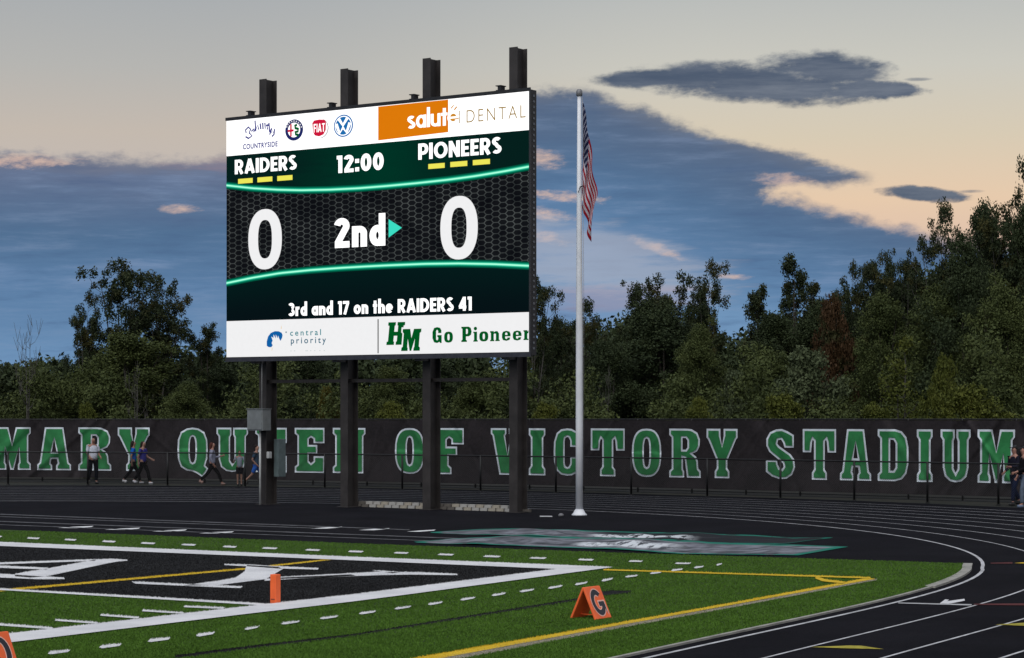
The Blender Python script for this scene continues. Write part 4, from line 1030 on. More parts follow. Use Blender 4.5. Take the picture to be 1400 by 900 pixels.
# ------------------------------------------------------------------ pylon and sideline markers
M_or = mat('marker_orange', (0.98, 0.15, 0.035), 0.5, var=0.08, scale=8)
M_ork = mat('marker_print', (0.02, 0.02, 0.03), 0.5)
M_orw = mat('marker_outline', (0.85, 0.50, 0.42), 0.5)
py_ = empty('pylon', G(376.5, 825.5, ZT)); tag(py_, 'upright orange goal line pylon on the white sideline corner', 'pylon'); 
w = 0.056; hp = 0.435
mb = MB().box((0, 0, hp / 2), UX * w, UN * w, (0, 0, hp / 2)); bevel(mb.build('body', M_or, py_), 0.008)
fr = -UN * (w + 0.002)
def on_face(o_, ux, face_c, polys, m, name, parent):
    fl, fs_ = tess(orient(polys)); return mk(name, [face_c + ux * a + Vector((0, 0, b)) for a, b in fl], fs_, m, parent)
for k in range(4):
    on_face(None, UX, fr, [[(-0.034 + k * 0.018, 0.06), (-0.021 + k * 0.018, 0.06), (-0.021 + k * 0.018, 0.075), (-0.034 + k * 0.018, 0.075)]], M_ork, 'print', py_)
# A-frame marker
def aframe(loc, rz, glyph, label):
    r_ = empty('sideline_marker', loc, rz); tag(r_, label, 'yard marker')
    hw, ht, ln, th_ = 0.20, 0.43, 0.40, 0.016            # half base, height, length of ridge, thickness
    for s_, nm in ((-1, 'side_panel'), (1, 'side_panel')):
        d = Vector((s_ * hw, 0, -ht)).normalized(); nrm = Vector((ht * s_, 0, hw)).normalized()
        c = Vector((s_ * hw / 2, ln / 2, ht / 2))
        o_ = MB().box(c, d * (math.hypot(hw, ht) / 2), Vector((0, ln / 2, 0)), nrm * th_).build(nm, M_or, r_); bevel(o_, 0.008)
    MB().box((0, ln * 0.5, 0.05), (hw - 0.03, 0, 0), (0, 0.012, 0), (0, 0, 0.006)).build('strap', M_or, r_)
    # glyph on the right-hand panel: g = along ridge, h = up the slope
    d = Vector((-hw, 0, ht)).normalized(); nrm = Vector((ht, 0, hw)).normalized(); base = Vector((hw, 0, 0)) + nrm * (th_ + 0.002); sl_ = math.hypot(hw, ht)
    def surf(a, b, off): return base + Vector((0, a * ln, 0)) + d * (b * sl_) + nrm * off
    for loops, m, off in glyph:
        fl, fs_ = tess(orient(loops)); mk('printed_letter', [surf(a, b, off) for a, b in fl], fs_, m, r_)
    return r_
def arcpts(cx_, cy_, rx_, ry_, a0, a1, n_=18): return [(cx_ + rx_ * math.cos(math.radians(a0 + (a1 - a0) * k / n_)), cy_ + ry_ * math.sin(math.radians(a0 + (a1 - a0) * k / n_))) for k in range(n_ + 1)]
gG = arcpts(0.5, 0.5, 0.36, 0.40, 40, 330, 22) + [(0.86, 0.12), (0.86, 0.52), (0.52, 0.52), (0.52, 0.38), (0.66, 0.38)] + arcpts(0.5, 0.5, 0.19, 0.235, 315, 48, 18)
gGo = arcpts(0.5, 0.5, 0.40, 0.435, 42, 322, 22) + [(0.91, 0.08), (0.91, 0.56), (0.48, 0.56), (0.48, 0.35), (0.60, 0.35)] + arcpts(0.5, 0.5, 0.155, 0.20, 300, 50, 18)
rzf = math.atan2(UX.y, UX.x)
# local x = across the ridge (UX), local y = along the ridge (UN)
lf = G(797.0, 846.8, ZT)
aframe(lf, rzf, [([gGo], M_orw, 0.0), ([gG], M_ork, 0.002)], 'orange A-frame marker with a black letter G beside the yellow line')
z_ = [([sup(0.5, 0.5, 0.38, 0.42, 24, 2.2), sup(0.5, 0.5, 0.15, 0.24, 18, 2.2)], M_orw, 0.0), ([sup(0.5, 0.5, 0.35, 0.39, 24, 2.2), sup(0.5, 0.5, 0.18, 0.27, 18, 2.2)], M_ork, 0.002)]
aframe(G(-28, 922, ZT), rzf, z_, 'orange A-frame marker with a black 0 cut off by the lower left corner')
SC.update_tag()

# ------------------------------------------------------------------ people
def skin(name, pts, edges, rad, m, parent, sub=1, root=0):
    me = bpy.data.meshes.new(name); me.from_pydata([tuple(p) for p in pts], edges, []); me.materials.append(m)
    o_ = link(name, me, parent); o_.modifiers.new('skin', 'SKIN')
    for i, r in enumerate(rad):
        r = r if hasattr(r, '__len__') else (r, r); me.skin_vertices[0].data[i].radius = r
        me.skin_vertices[0].data[i].use_root = (i == root)
    o_.modifiers['skin'].use_smooth_shade = True
    s_ = o_.modifiers.new('sub', 'SUBSURF'); s_.levels = sub + 1; s_.render_levels = sub + 1
    return o_
def person(loc, face, h, label, group=None, shirt=(0.5, 0.5, 0.5), sleeves='short', trousers=(0.01, 0.01, 0.015), shoes=(0.02, 0.02, 0.02), hair=(0.02, 0.012, 0.01), longhair=False, cap=False,
           skinc=(0.30, 0.16, 0.11), stride=0.0, arms=((0.1, 0.0, 0.2), (0.1, 0.0, 0.2)), stout=1.0, bald=False, shorts=False, beard=False):
    """face = heading angle (0 = +x). arms: (swing forward, spread, elbow bend) for left and right"""
    r_ = empty('person', loc, face); tag(r_, label, 'person', group)
    k = h / 1.78; V3 = lambda x, y, z: Vector((x * k, y * k, z * k))
    pts, ed, rad = [], [], []
    def add(p, r, parent=None):
        pts.append(p); rad.append(tuple(q * k for q in r) if hasattr(r, '__len__') else r * k)
        if parent is not None: ed.append((parent, len(pts) - 1))
        return len(pts) - 1
    bw = 0.118 * stout
    pel = add(V3(0, 0, 0.95), (0.13 * stout, 0.105 * stout)); wai = add(V3(0.01, 0, 1.10), (0.125 * stout, 0.10 * stout), pel)
    che = add(V3(0.0, 0, 1.32), (0.15 * stout, 0.105), wai); nk0 = add(V3(0.0, 0, 1.46), (0.085, 0.07), che); nk = add(V3(0.015, 0, 1.53), 0.052, nk0)
    jaw = add(V3(0.035, 0, 1.60), (0.066, 0.075), nk); hd = add(V3(0.02, 0, 1.68), (0.076, 0.092), jaw); tp_ = add(V3(0.01, 0, 1.745), (0.055, 0.066), hd)
    nose = add(V3(0.125, 0, 1.645), 0.014, hd)
    J = {}
    for s_, nm in ((1, 'L'), (-1, 'R')):
        sw, sp, be = arms[0 if s_ > 0 else 1]
        sh = add(V3(0, s_ * 0.19 * (0.5 + 0.5 * stout), 1.42), 0.06, nk0)
        el_p = V3(0, s_ * 0.19 * (0.5 + 0.5 * stout), 1.42) + V3(math.sin(sw) * 0.29, s_ * (0.03 + sp), -math.cos(sw) * 0.29); el = add(el_p, 0.043, sh)
        a2 = sw + be; wr_p = el_p + V3(math.sin(a2) * 0.25, -s_ * 0.03, -math.cos(a2) * 0.25); wr = add(wr_p, 0.028, el)
        dirv = (wr_p - el_p).normalized(); pm_p = wr_p + dirv * 0.065 * k; pm = add(pm_p, (0.036, 0.018), wr)
        side = Vector((0, 1, 0)).cross(dirv).normalized()
        for q in range(4):
            f0 = add(pm_p + dirv * 0.04 * k + side * (q - 1.5) * 0.02 * k, 0.010, pm)
            f1 = add(pts[f0] + (dirv * (0.05 + 0.008 * (1 if q in (1, 2) else 0)) * k + Vector((0, -s_ * 0.012 * k, 0))), 0.008, f0)
        th_ = add(wr_p + dirv * 0.035 * k + side * 0.042 * k, 0.012, wr); add(pts[th_] + dirv * 0.035 * k + side * 0.014 * k, 0.009, th_)
        J['sh' + nm], J['el' + nm], J['wr' + nm] = pts[sh], pts[el], pts[wr]
        st_ = stride * s_
        hip_p = V3(0, s_ * 0.095 * stout, 0.91); hip = add(hip_p, 0.09 * stout ** 0.5, pel)
        kn_p = hip_p + V3(math.sin(st_ + (0.10 if stride else 0)) * 0.43, 0, -math.cos(st_) * 0.43); kn = add(kn_p, 0.058, hip)
        sh_a = st_ - (0.15 if st_ > 0 else 0.45) * (1 if stride else 0)
        if st_ < 0: sh_a = st_ - 0.35
        an_p = kn_p + V3(math.sin(sh_a) * 0.41, 0, -math.cos(sh_a) * 0.41); an = add(an_p, 0.038, kn)
        J['hip' + nm], J['kn' + nm], J['an' + nm] = hip_p, kn_p, an_p; J['toe' + nm] = sh_a
        heel = an_p + V3(-0.03, 0, -0.04); add(an_p + V3(0.13, s_ * 0.01, -0.045 + (0.0 if st_ >= 0 else -0.05 * (1 if stride else 0))), (0.03, 0.022), an)
    lowest = min(p.z for p in pts) - 0.03 * k
    r_.location.z -= lowest
    body = skin('body', pts, ed, rad, mat('skin_%02d' % int(skinc[0] * 100), skinc, 0.55, var=0.05), r_)
    # hair / cap
    hm = mat('hair_%d' % int(sum(hair) * 1000), hair, 0.6, var=0.2, scale=30, spec=0.15)
    if longhair:
        skin('hair', [V3(0.01, 0, 1.765), V3(-0.02, 0, 1.70), V3(-0.055, 0, 1.60), V3(-0.075, 0, 1.48), V3(-0.09, 0, 1.38)], [(0, 1), (1, 2), (2, 3), (3, 4)], [(0.05 * k, 0.06 * k), (0.092 * k, 0.092 * k), (0.095 * k, 0.07 * k), (0.09 * k, 0.05 * k), (0.05 * k, 0.03 * k)], hm, r_)
    elif not bald:
        skin('hair', [V3(0.03, 0, 1.775), V3(-0.01, 0, 1.735), V3(-0.045, 0, 1.67)], [(0, 1), (1, 2)], [0.045 * k, 0.086 * k, 0.07 * k], hm, r_)
    if beard: skin('beard', [V3(0.06, 0, 1.60), V3(0.085, 0, 1.565)], [(0, 1)], [0.055 * k, 0.04 * k], hm, r_)
    if cap:
        cm = mat('cap_black', (0.012, 0.012, 0.015), 0.7)
        skin('cap', [V3(0.03, 0, 1.79), V3(0.0, 0, 1.745)], [(0, 1)], [0.06 * k, 0.10 * k], cm, r_); MB().box(V3(0.13, 0, 1.735), V3(0.06, 0, -0.008), V3(0, 0.055, 0), V3(0, 0, 0.006)).build('cap_brim', cm, r_)
    # shirt
    sm = mat('shirt_' + label.split()[1] + '_%d' % int(sum(shirt) * 1000), shirt, 0.9, var=0.15, scale=9, spec=0.08)
    sp_, se, sr = [V3(0.005, 0, 0.87), V3(0.01, 0, 1.10), V3(0, 0, 1.32), V3(0, 0, 1.46)], [(0, 1), (1, 2), (2, 3)], [(0.175 * stout * k, 0.15 * stout * k), (0.155 * stout * k, 0.128 * stout * k), (0.17 * stout * k, 0.125 * k), (0.10 * k, 0.085 * k)]
    for nm in 'LR':
        a_, b_, c_ = J['sh' + nm], J['el' + nm], J['wr' + nm]; i0 = len(sp_)
        sp_.append(a_); se.append((3, i0)); sr.append(0.078 * k)
        if sleeves == 'short': sp_.append(a_.lerp(b_, 0.75)); se.append((i0, i0 + 1)); sr.append(0.068 * k)
        elif sleeves == 'long': sp_ += [b_, b_.lerp(c_, 0.92)]; se += [(i0, i0 + 1), (i0 + 1, i0 + 2)]; sr += [0.058 * k, 0.042 * k]
    skin('shirt', sp_, se, sr, sm, r_)
    tm = mat('trousers_%d_%d' % (int(trousers[0] * 1000), int(trousers[2] * 1000)), trousers, 0.9, var=0.2, scale=10, spec=0.05)
    tp2, te, tr = [V3(0, 0, 1.02)], [], [(0.142 * stout * k, 0.118 * stout * k)]
    for nm in 'LR':
        a_, b_, c_ = J['hip' + nm], J['kn' + nm], J['an' + nm]; i0 = len(tp2)
        if shorts: tp2 += [a_ + V3(0, 0, -0.05), a_.lerp(b_, 0.85)]; te += [(0, i0), (i0, i0 + 1)]; tr += [0.105 * k, 0.09 * k]
        else: tp2 += [a_ + V3(0, 0, -0.05), b_, b_.lerp(c_, 0.95)]; te += [(0, i0), (i0, i0 + 1), (i0 + 1, i0 + 2)]; tr += [0.105 * stout ** 0.6 * k, 0.075 * k, 0.062 * k]
    skin('trousers', tp2, te, tr, tm, r_)
    shm = mat('shoe_%d' % int(sum(shoes) * 1000), shoes, 0.5)
    for nm in 'LR':
        a_ = J['an' + nm]; dz_ = -0.10 if (stride and J['toe' + nm] < -0.5) else -0.045
        skin('shoe', [a_ + V3(-0.05, 0, -0.045), a_ + V3(0.05, 0, -0.05), a_ + V3(0.15, 0, dz_ - 0.008)], [(0, 1), (1, 2)], [(0.062 * k, 0.060 * k), (0.066 * k, 0.060 * k), (0.056 * k, 0.044 * k)], shm, r_, 0, 1)
    for s_ in (-1, 1): MB().box(V3(0.093, s_ * 0.032, 1.69), V3(0.006, 0, 0), V3(0, 0.012, 0), V3(0, 0, 0.006)).build('eye', mat('eye_dark', (0.02, 0.015, 0.012), 0.3), r_)
    return r_
def bt(x, y): return G(x, y)
rt = math.radians
person(bt(127, 661.3), rt(-55), 1.80, 'heavyset person in a white short-sleeved shirt and dark trousers with hands on belly', shirt=(0.55, 0.58, 0.66), stout=1.18, bald=True, beard=True, hair=(0.16, 0.12, 0.10), skinc=(0.30, 0.15, 0.11),
       trousers=(0.003, 0.004, 0.008), arms=((0.05, 0.0, 1.1), (0.05, 0.0, 1.0)), stride=0.10)
person(bt(182, 661.3), rt(12), 1.72, 'person with long dark hair in a bright blue top, left of the purple-shirted companion', shirt=(0.012, 0.10, 0.42), longhair=True, stride=0.38, arms=((0.3, 0.03, 0.7), (-0.3, 0.02, 0.4)),
       trousers=(0.003, 0.003, 0.004), shoes=(0.35, 0.35, 0.37), skinc=(0.22, 0.12, 0.09))
person(bt(195.5, 661.8), rt(-20), 1.70, 'person with long dark hair in a deep purple blue top and pale shoes', shirt=(0.035, 0.035, 0.20), longhair=True, stride=0.34, arms=((0.2, 0.0, 1.0), (-0.3, 0.03, 0.3)),
       trousers=(0.003, 0.003, 0.004), shoes=(0.45, 0.45, 0.48), skinc=(0.28, 0.15, 0.11))
person(bt(290, 663.2), rt(5), 1.72, 'person with auburn hair in a pale grey cardigan striding with an arm bent', shirt=(0.26, 0.27, 0.36), sleeves='long', longhair=True, hair=(0.07, 0.022, 0.016), stride=0.50, arms=((0.35, 0.03, 1.5), (-0.2, 0.02, 0.7)),
       trousers=(0.005, 0.004, 0.005), shoes=(0.20, 0.12, 0.10))
ch_ = person(bt(327.5, 663.8), rt(-80), 1.32, 'child in a light grey shirt and dark shorts standing below the letter U', shirt=(0.20, 0.23, 0.28), hair=(0.05, 0.025, 0.015), shorts=True, trousers=(0.006, 0.006, 0.01), shoes=(0.02, 0.02, 0.02), skinc=(0.25, 0.14, 0.10),
       arms=((0.3, 0.1, 1.8), (0.3, 0.1, 1.8)))
person(bt(350.5, 664.3), rt(-10), 1.62, 'person in bright blue shorts running behind the leftmost scoreboard post', shirt=(0.03, 0.06, 0.10), shorts=True, trousers=(0.02, 0.10, 0.42), stride=0.5, arms=((0.5, 0.02, 1.5), (-0.4, 0.02, 1.2)), skinc=(0.28, 0.15, 0.11), shoes=(0.02, 0.02, 0.02))
person(bt(1387.5, 690.4), rt(-150), 1.80, 'person in a navy jacket and dark blue jeans at the right frame edge', shirt=(0.012, 0.012, 0.022), sleeves='long', trousers=(0.010, 0.016, 0.045), hair=(0.02, 0.02, 0.02), cap=True, stride=0.22, arms=((0.4, 0.0, 1.2), (0.1, 0.0, 0.9)), skinc=(0.34, 0.17, 0.13))
person(bt(1400.5, 693.4), rt(185), 1.80, 'person in black jacket and cap with pale blue jeans cut by the right edge', shirt=(0.008, 0.008, 0.010), sleeves='long', trousers=(0.11, 0.14, 0.19), cap=True, stride=0.15, arms=((0.2, 0.0, 1.0), (0.1, 0.0, 0.4)), skinc=(0.36, 0.18, 0.13), shoes=(0.10, 0.13, 0.2), stout=1.1)

# ------------------------------------------------------------------ trees
def leafmat(name, c1, c2, c3=None, tr=0.12):
    m = bpy.data.materials.new(name); m.use_nodes = True; t = m.node_tree; p = t.nodes['Principled BSDF']
    g_ = t.nodes.new('ShaderNodeNewGeometry'); oi = t.nodes.new('ShaderNodeObjectInfo')
    a = noise(t, g_.outputs['Position'], 0.7, 4, 0.6)
    k = (E(t, g_.outputs['Random Per Island']) * 0.45 + a.ss(0.3, 0.7) * 0.4 + E(t, oi.outputs['Random']) * 0.15)
    c = mix(t, k, c1, c2)
    if c3: c = mix(t, noise(t, g_.outputs['Position'], 1.1, 3, 0.6).ss(0.52, 0.64) * 0.8, c, c3)
    t.links.new(c, p.inputs['Base Color']); p.inputs['Roughness'].default_value = 0.65; p.inputs['Specular IOR Level'].default_value = 0.12
    return m
LM = {
 'dark': leafmat('leaf_dark', (0.020, 0.031, 0.015), (0.050, 0.066, 0.027)),
 'cot': leafmat('leaf_cottonwood', (0.016, 0.025, 0.013), (0.043, 0.056, 0.023), (0.060, 0.054, 0.016)),
 'mid': leafmat('leaf_mid', (0.034, 0.048, 0.017), (0.084, 0.102, 0.032)),
 'pale': leafmat('leaf_pale', (0.048, 0.064, 0.033), (0.100, 0.122, 0.060)),
 'yel': leafmat('leaf_yellowgreen', (0.042, 0.056, 0.012), (0.110, 0.120, 0.022)),
 'red': leafmat('leaf_red', (0.038, 0.022, 0.011), (0.072, 0.040, 0.018), (0.032, 0.040, 0.014)),
 'gold': leafmat('leaf_gold', (0.040, 0.040, 0.010), (0.095, 0.078, 0.013), (0.028, 0.036, 0.010)),
}
M_bark = mat('bark_dark', (0.045, 0.038, 0.030), 0.9, var=0.3, scale=5, bump=0.01)
M_barkp = mat('bark_pale', (0.075, 0.070, 0.062), 0.9, var=0.25, scale=5, bump=0.01)

def leaves_mesh(name, clusters, nper, size, m, rs, flatz=0.75):
    """clusters: (x,y,z,r). leaves are small quads spread through each clump, denser at its skin"""
    cl = np.array(clusters); w_ = cl[:, 3] ** 2; w_ /= w_.sum()
    idx = rs.choice(len(cl), nper, p=w_); c = cl[idx]
    d = rs.normal(size=(nper, 3)); d /= np.linalg.norm(d, axis=1)[:, None]
    r = c[:, 3:4] * (rs.rand(nper, 1) ** 0.5) * (0.75 + 0.5 * rs.rand(nper, 1))
    p = c[:, :3] + d * r * np.array([1, 1, flatz])
    a = rs.normal(size=(nper, 3)); a /= np.linalg.norm(a, axis=1)[:, None]
    b = np.cross(a, rs.normal(size=(nper, 3))); b /= np.linalg.norm(b, axis=1)[:, None]
    s_ = size * (0.6 + 0.8 * rs.rand(nper, 1))
    vv_ = np.stack([p - a * s_, p - b * s_ * 0.55, p + a * s_, p + b * s_ * 0.55], axis=1).astype(np.float32)
    me_ = tri_mesh(name, vv_, 4); me_.materials.append(m); return me_

def limbs(rr, H_, leaders, spread, t0):
    """returns tube list and twig tips"""
    tubes, tips = [], []
    for l in range(leaders):
        ang = rr.uniform(0, 6.283); tilt = rr.uniform(0.02, spread); hh_ = H_ * rr.uniform(0.82, 1.0)
        pts = []; 
        for k in range(7):
            f_ = k / 6; z = hh_ * f_; o_ = tilt * H_ * (f_ ** 1.4)
            pts.append(Vector((math.cos(ang) * o_ + rr.uniform(-.12, .12) * f_, math.sin(ang) * o_ + rr.uniform(-.12, .12) * f_, z)))
        rad = [0.018 * H_ * (1 - 0.92 * k / 6) / (1 + 0.25 * (leaders - 1)) for k in range(7)]
        tubes.append((pts, rad)); tips.append((pts[-1], 1.0))
        for b in range(9):
            f_ = t0 + (0.97 - t0) * (b + rr.random()) / 9; i_ = min(5, int(f_ * 6)); base = pts[i_].lerp(pts[i_ + 1], f_ * 6 - i_)
            a2 = rr.uniform(0, 6.283); ln = H_ * rr.uniform(0.10, 0.22) * (1.25 - 0.75 * f_); up = rr.uniform(0.4, 1.0)
            q = [base, base + Vector((math.cos(a2), math.sin(a2), up * 0.6)) * ln * 0.5, base + Vector((math.cos(a2) * 0.92, math.sin(a2) * 0.92, up)) * ln]
            r0 = rad[i_] * 0.5; tubes.append((q, [r0, r0 * 0.6, r0 * 0.2])); tips.append((q[2], 1 - 0.3 * f_)); tips.append((q[1], 0.6))
    return tubes, tips
PROTO = {}
def make_proto(kind, seed):
    key = (kind, seed)
    if key in PROTO: return PROTO[key]
    rr = random.Random(seed * 7 + 1); rs_ = np.random.RandomState(seed + 11); H_ = 10.0
    if kind == 'cot':            # open, upright, clumps on many leaders
        tubes, tips = limbs(rr, H_, 4, 0.20, 0.25); cl = []
        for p, w_ in tips:
            for q in range(2): cl.append((p.x + rr.uniform(-.35, .35), p.y + rr.uniform(-.35, .35), p.z + rr.uniform(-.3, .35), rr.uniform(0.18, 0.42)))
        me_ = leaves_mesh('crown', cl, 17500, 0.064, LM['cot'], rs_, 1.0)
    elif kind == 'spire':
        tubes, tips = limbs(rr, H_, 2, 0.07, 0.2); cl = []
        for p, w_ in tips:
            for q in range(2): cl.append((p.x * 0.8 + rr.uniform(-.3, .3), p.y * 0.8 + rr.uniform(-.3, .3), p.z + rr.uniform(-.3, .3), rr.uniform(0.22, 0.45)))
        me_ = leaves_mesh('crown', cl, 13000, 0.064, LM['cot'], rs_, 1.0)
    elif kind in ('dense', 'densem'):
        tubes, tips = limbs(rr, H_, 3, 0.16, 0.2); cl = []
        for k in range(90):
            t_ = rr.uniform(0, 6.283); z = rr.uniform(0.6, 9.4); e_ = math.sin(math.pi * min(1, max(0.0, (z + 1.5) / 11.3)) ** 0.9)
            r_ = 2.9 * e_ * rr.uniform(0.35, 1.0); cl.append((r_ * math.cos(t_), r_ * math.sin(t_), z, rr.uniform(0.4, 0.85)))
        for p, w_ in tips: cl.append((p.x, p.y, p.z, 0.45))
        me_ = leaves_mesh('crown', cl, 42000, 0.062, LM['dark' if kind == 'dense' else 'mid'], rs_, 0.85)
    elif kind in ('shrub', 'gold', 'pale', 'red'):
        tubes, tips = limbs(rr, H_ * 0.9, 5, 0.30, 0.15); cl = []
        for k in range(70):
            t_ = rr.uniform(0, 6.283); z = rr.uniform(0.5, 9.2); e_ = math.sin(math.pi * min(1, max(0.0, (z + 2.5) / 12.3)))
            r_ = 4.4 * e_ * rr.uniform(0.3, 1.0); cl.append((r_ * math.cos(t_), r_ * math.sin(t_), z, rr.uniform(0.6, 1.2)))
        me_ = leaves_mesh('crown', cl, 17000, 0.15, LM[{'shrub': 'yel', 'gold': 'gold', 'pale': 'pale', 'red': 'red'}[kind]], rs_, 0.8)
    elif kind == 'sapling':
        tubes, tips = limbs(rr, H_, 1, 0.02, 0.15); t2, tp2_ = limbs(rr, H_ * 0.8, 1, 0.10, 0.15); tubes += t2; tips += tp2_; cl = []
        for p, w_ in tips:
            cl.append((p.x + rr.uniform(-.2, .2), p.y, p.z, rr.uniform(0.45, 0.8)))
        me_ = leaves_mesh('crown', cl, 2600, 0.12, LM['yel'], rs_, 1.0)
    else:                        # bare
        tubes, tips = limbs(rr, H_, 2, 0.05, 0.45)
        for pts_, rad_ in list(tubes)[2:]:
            for q in range(3):
                b_ = pts_[-1]; tubes.append(([b_, b_ + Vector((rr.uniform(-.5, .5), rr.uniform(-.3, .3), rr.uniform(0.5, 1.2)))], [0.02, 0.006]))
        me_ = None
    mb = MB()
    for p, r in tubes: mb.tube(p, [max(0.012, q) for q in r], 5, False)
    tm_ = bpy.data.meshes.new('trunk'); tm_.from_pydata(mb.v, [], mb.f); tm_.polygons.foreach_set('use_smooth', [True] * len(tm_.polygons)); tm_.update()
    tm_.materials.append(M_barkp if kind in ('bare', 'sapling', 'cot') else M_bark)
    PROTO[key] = (tm_, me_); return PROTO[key]
WU = {'cot': 5.0, 'spire': 3.2, 'dense': 6.6, 'densem': 6.6, 'shrub': 10.0, 'gold': 10.0, 'pale': 10.0, 'red': 10.0, 'sapling': 3.6, 'bare': 3.4}
rt_ = random.Random(12)
def tree(kind, cx_, top, wpx, D_, label, name=None, group=None, seed=None):
    s_ = F / D_; X_ = (cx_ - CX) / s_; hgt_ = H + (HY - top) / s_
    nm = name or {'cot': 'cottonwood_tree', 'spire': 'cottonwood_tree', 'dense': 'broadleaf_tree', 'densem': 'broadleaf_tree', 'shrub': 'shrub', 'gold': 'shrub', 'pale': 'willow_tree', 'red': 'maple_tree', 'sapling': 'sapling', 'bare': 'bare_tree'}[kind]
    sd_ = seed if seed is not None else rt_.randint(1, 3)
    tm_, lm_ = make_proto(kind, sd_)
    r_ = empty(nm, (X_, D_, 0), rt_.uniform(0, 6.28)); w_ = wpx * {'cot': 1.22, 'spire': 1.25, 'dense': 1.25, 'densem': 1.2, 'sapling': 0.9}.get(kind, 1.0) / s_ / WU[kind]; r_.scale = (w_, w_, hgt_ / 10.0)
    tag(r_, label, {'shrub': 'shrub', 'gold': 'shrub'}.get(kind, 'tree'), group)
    link('trunk', tm_, r_)
    if lm_: link('crown', lm_, r_)
    return r_
GR = 'cottonwoods on the skyline'; GM = 'dense trees behind the fence'
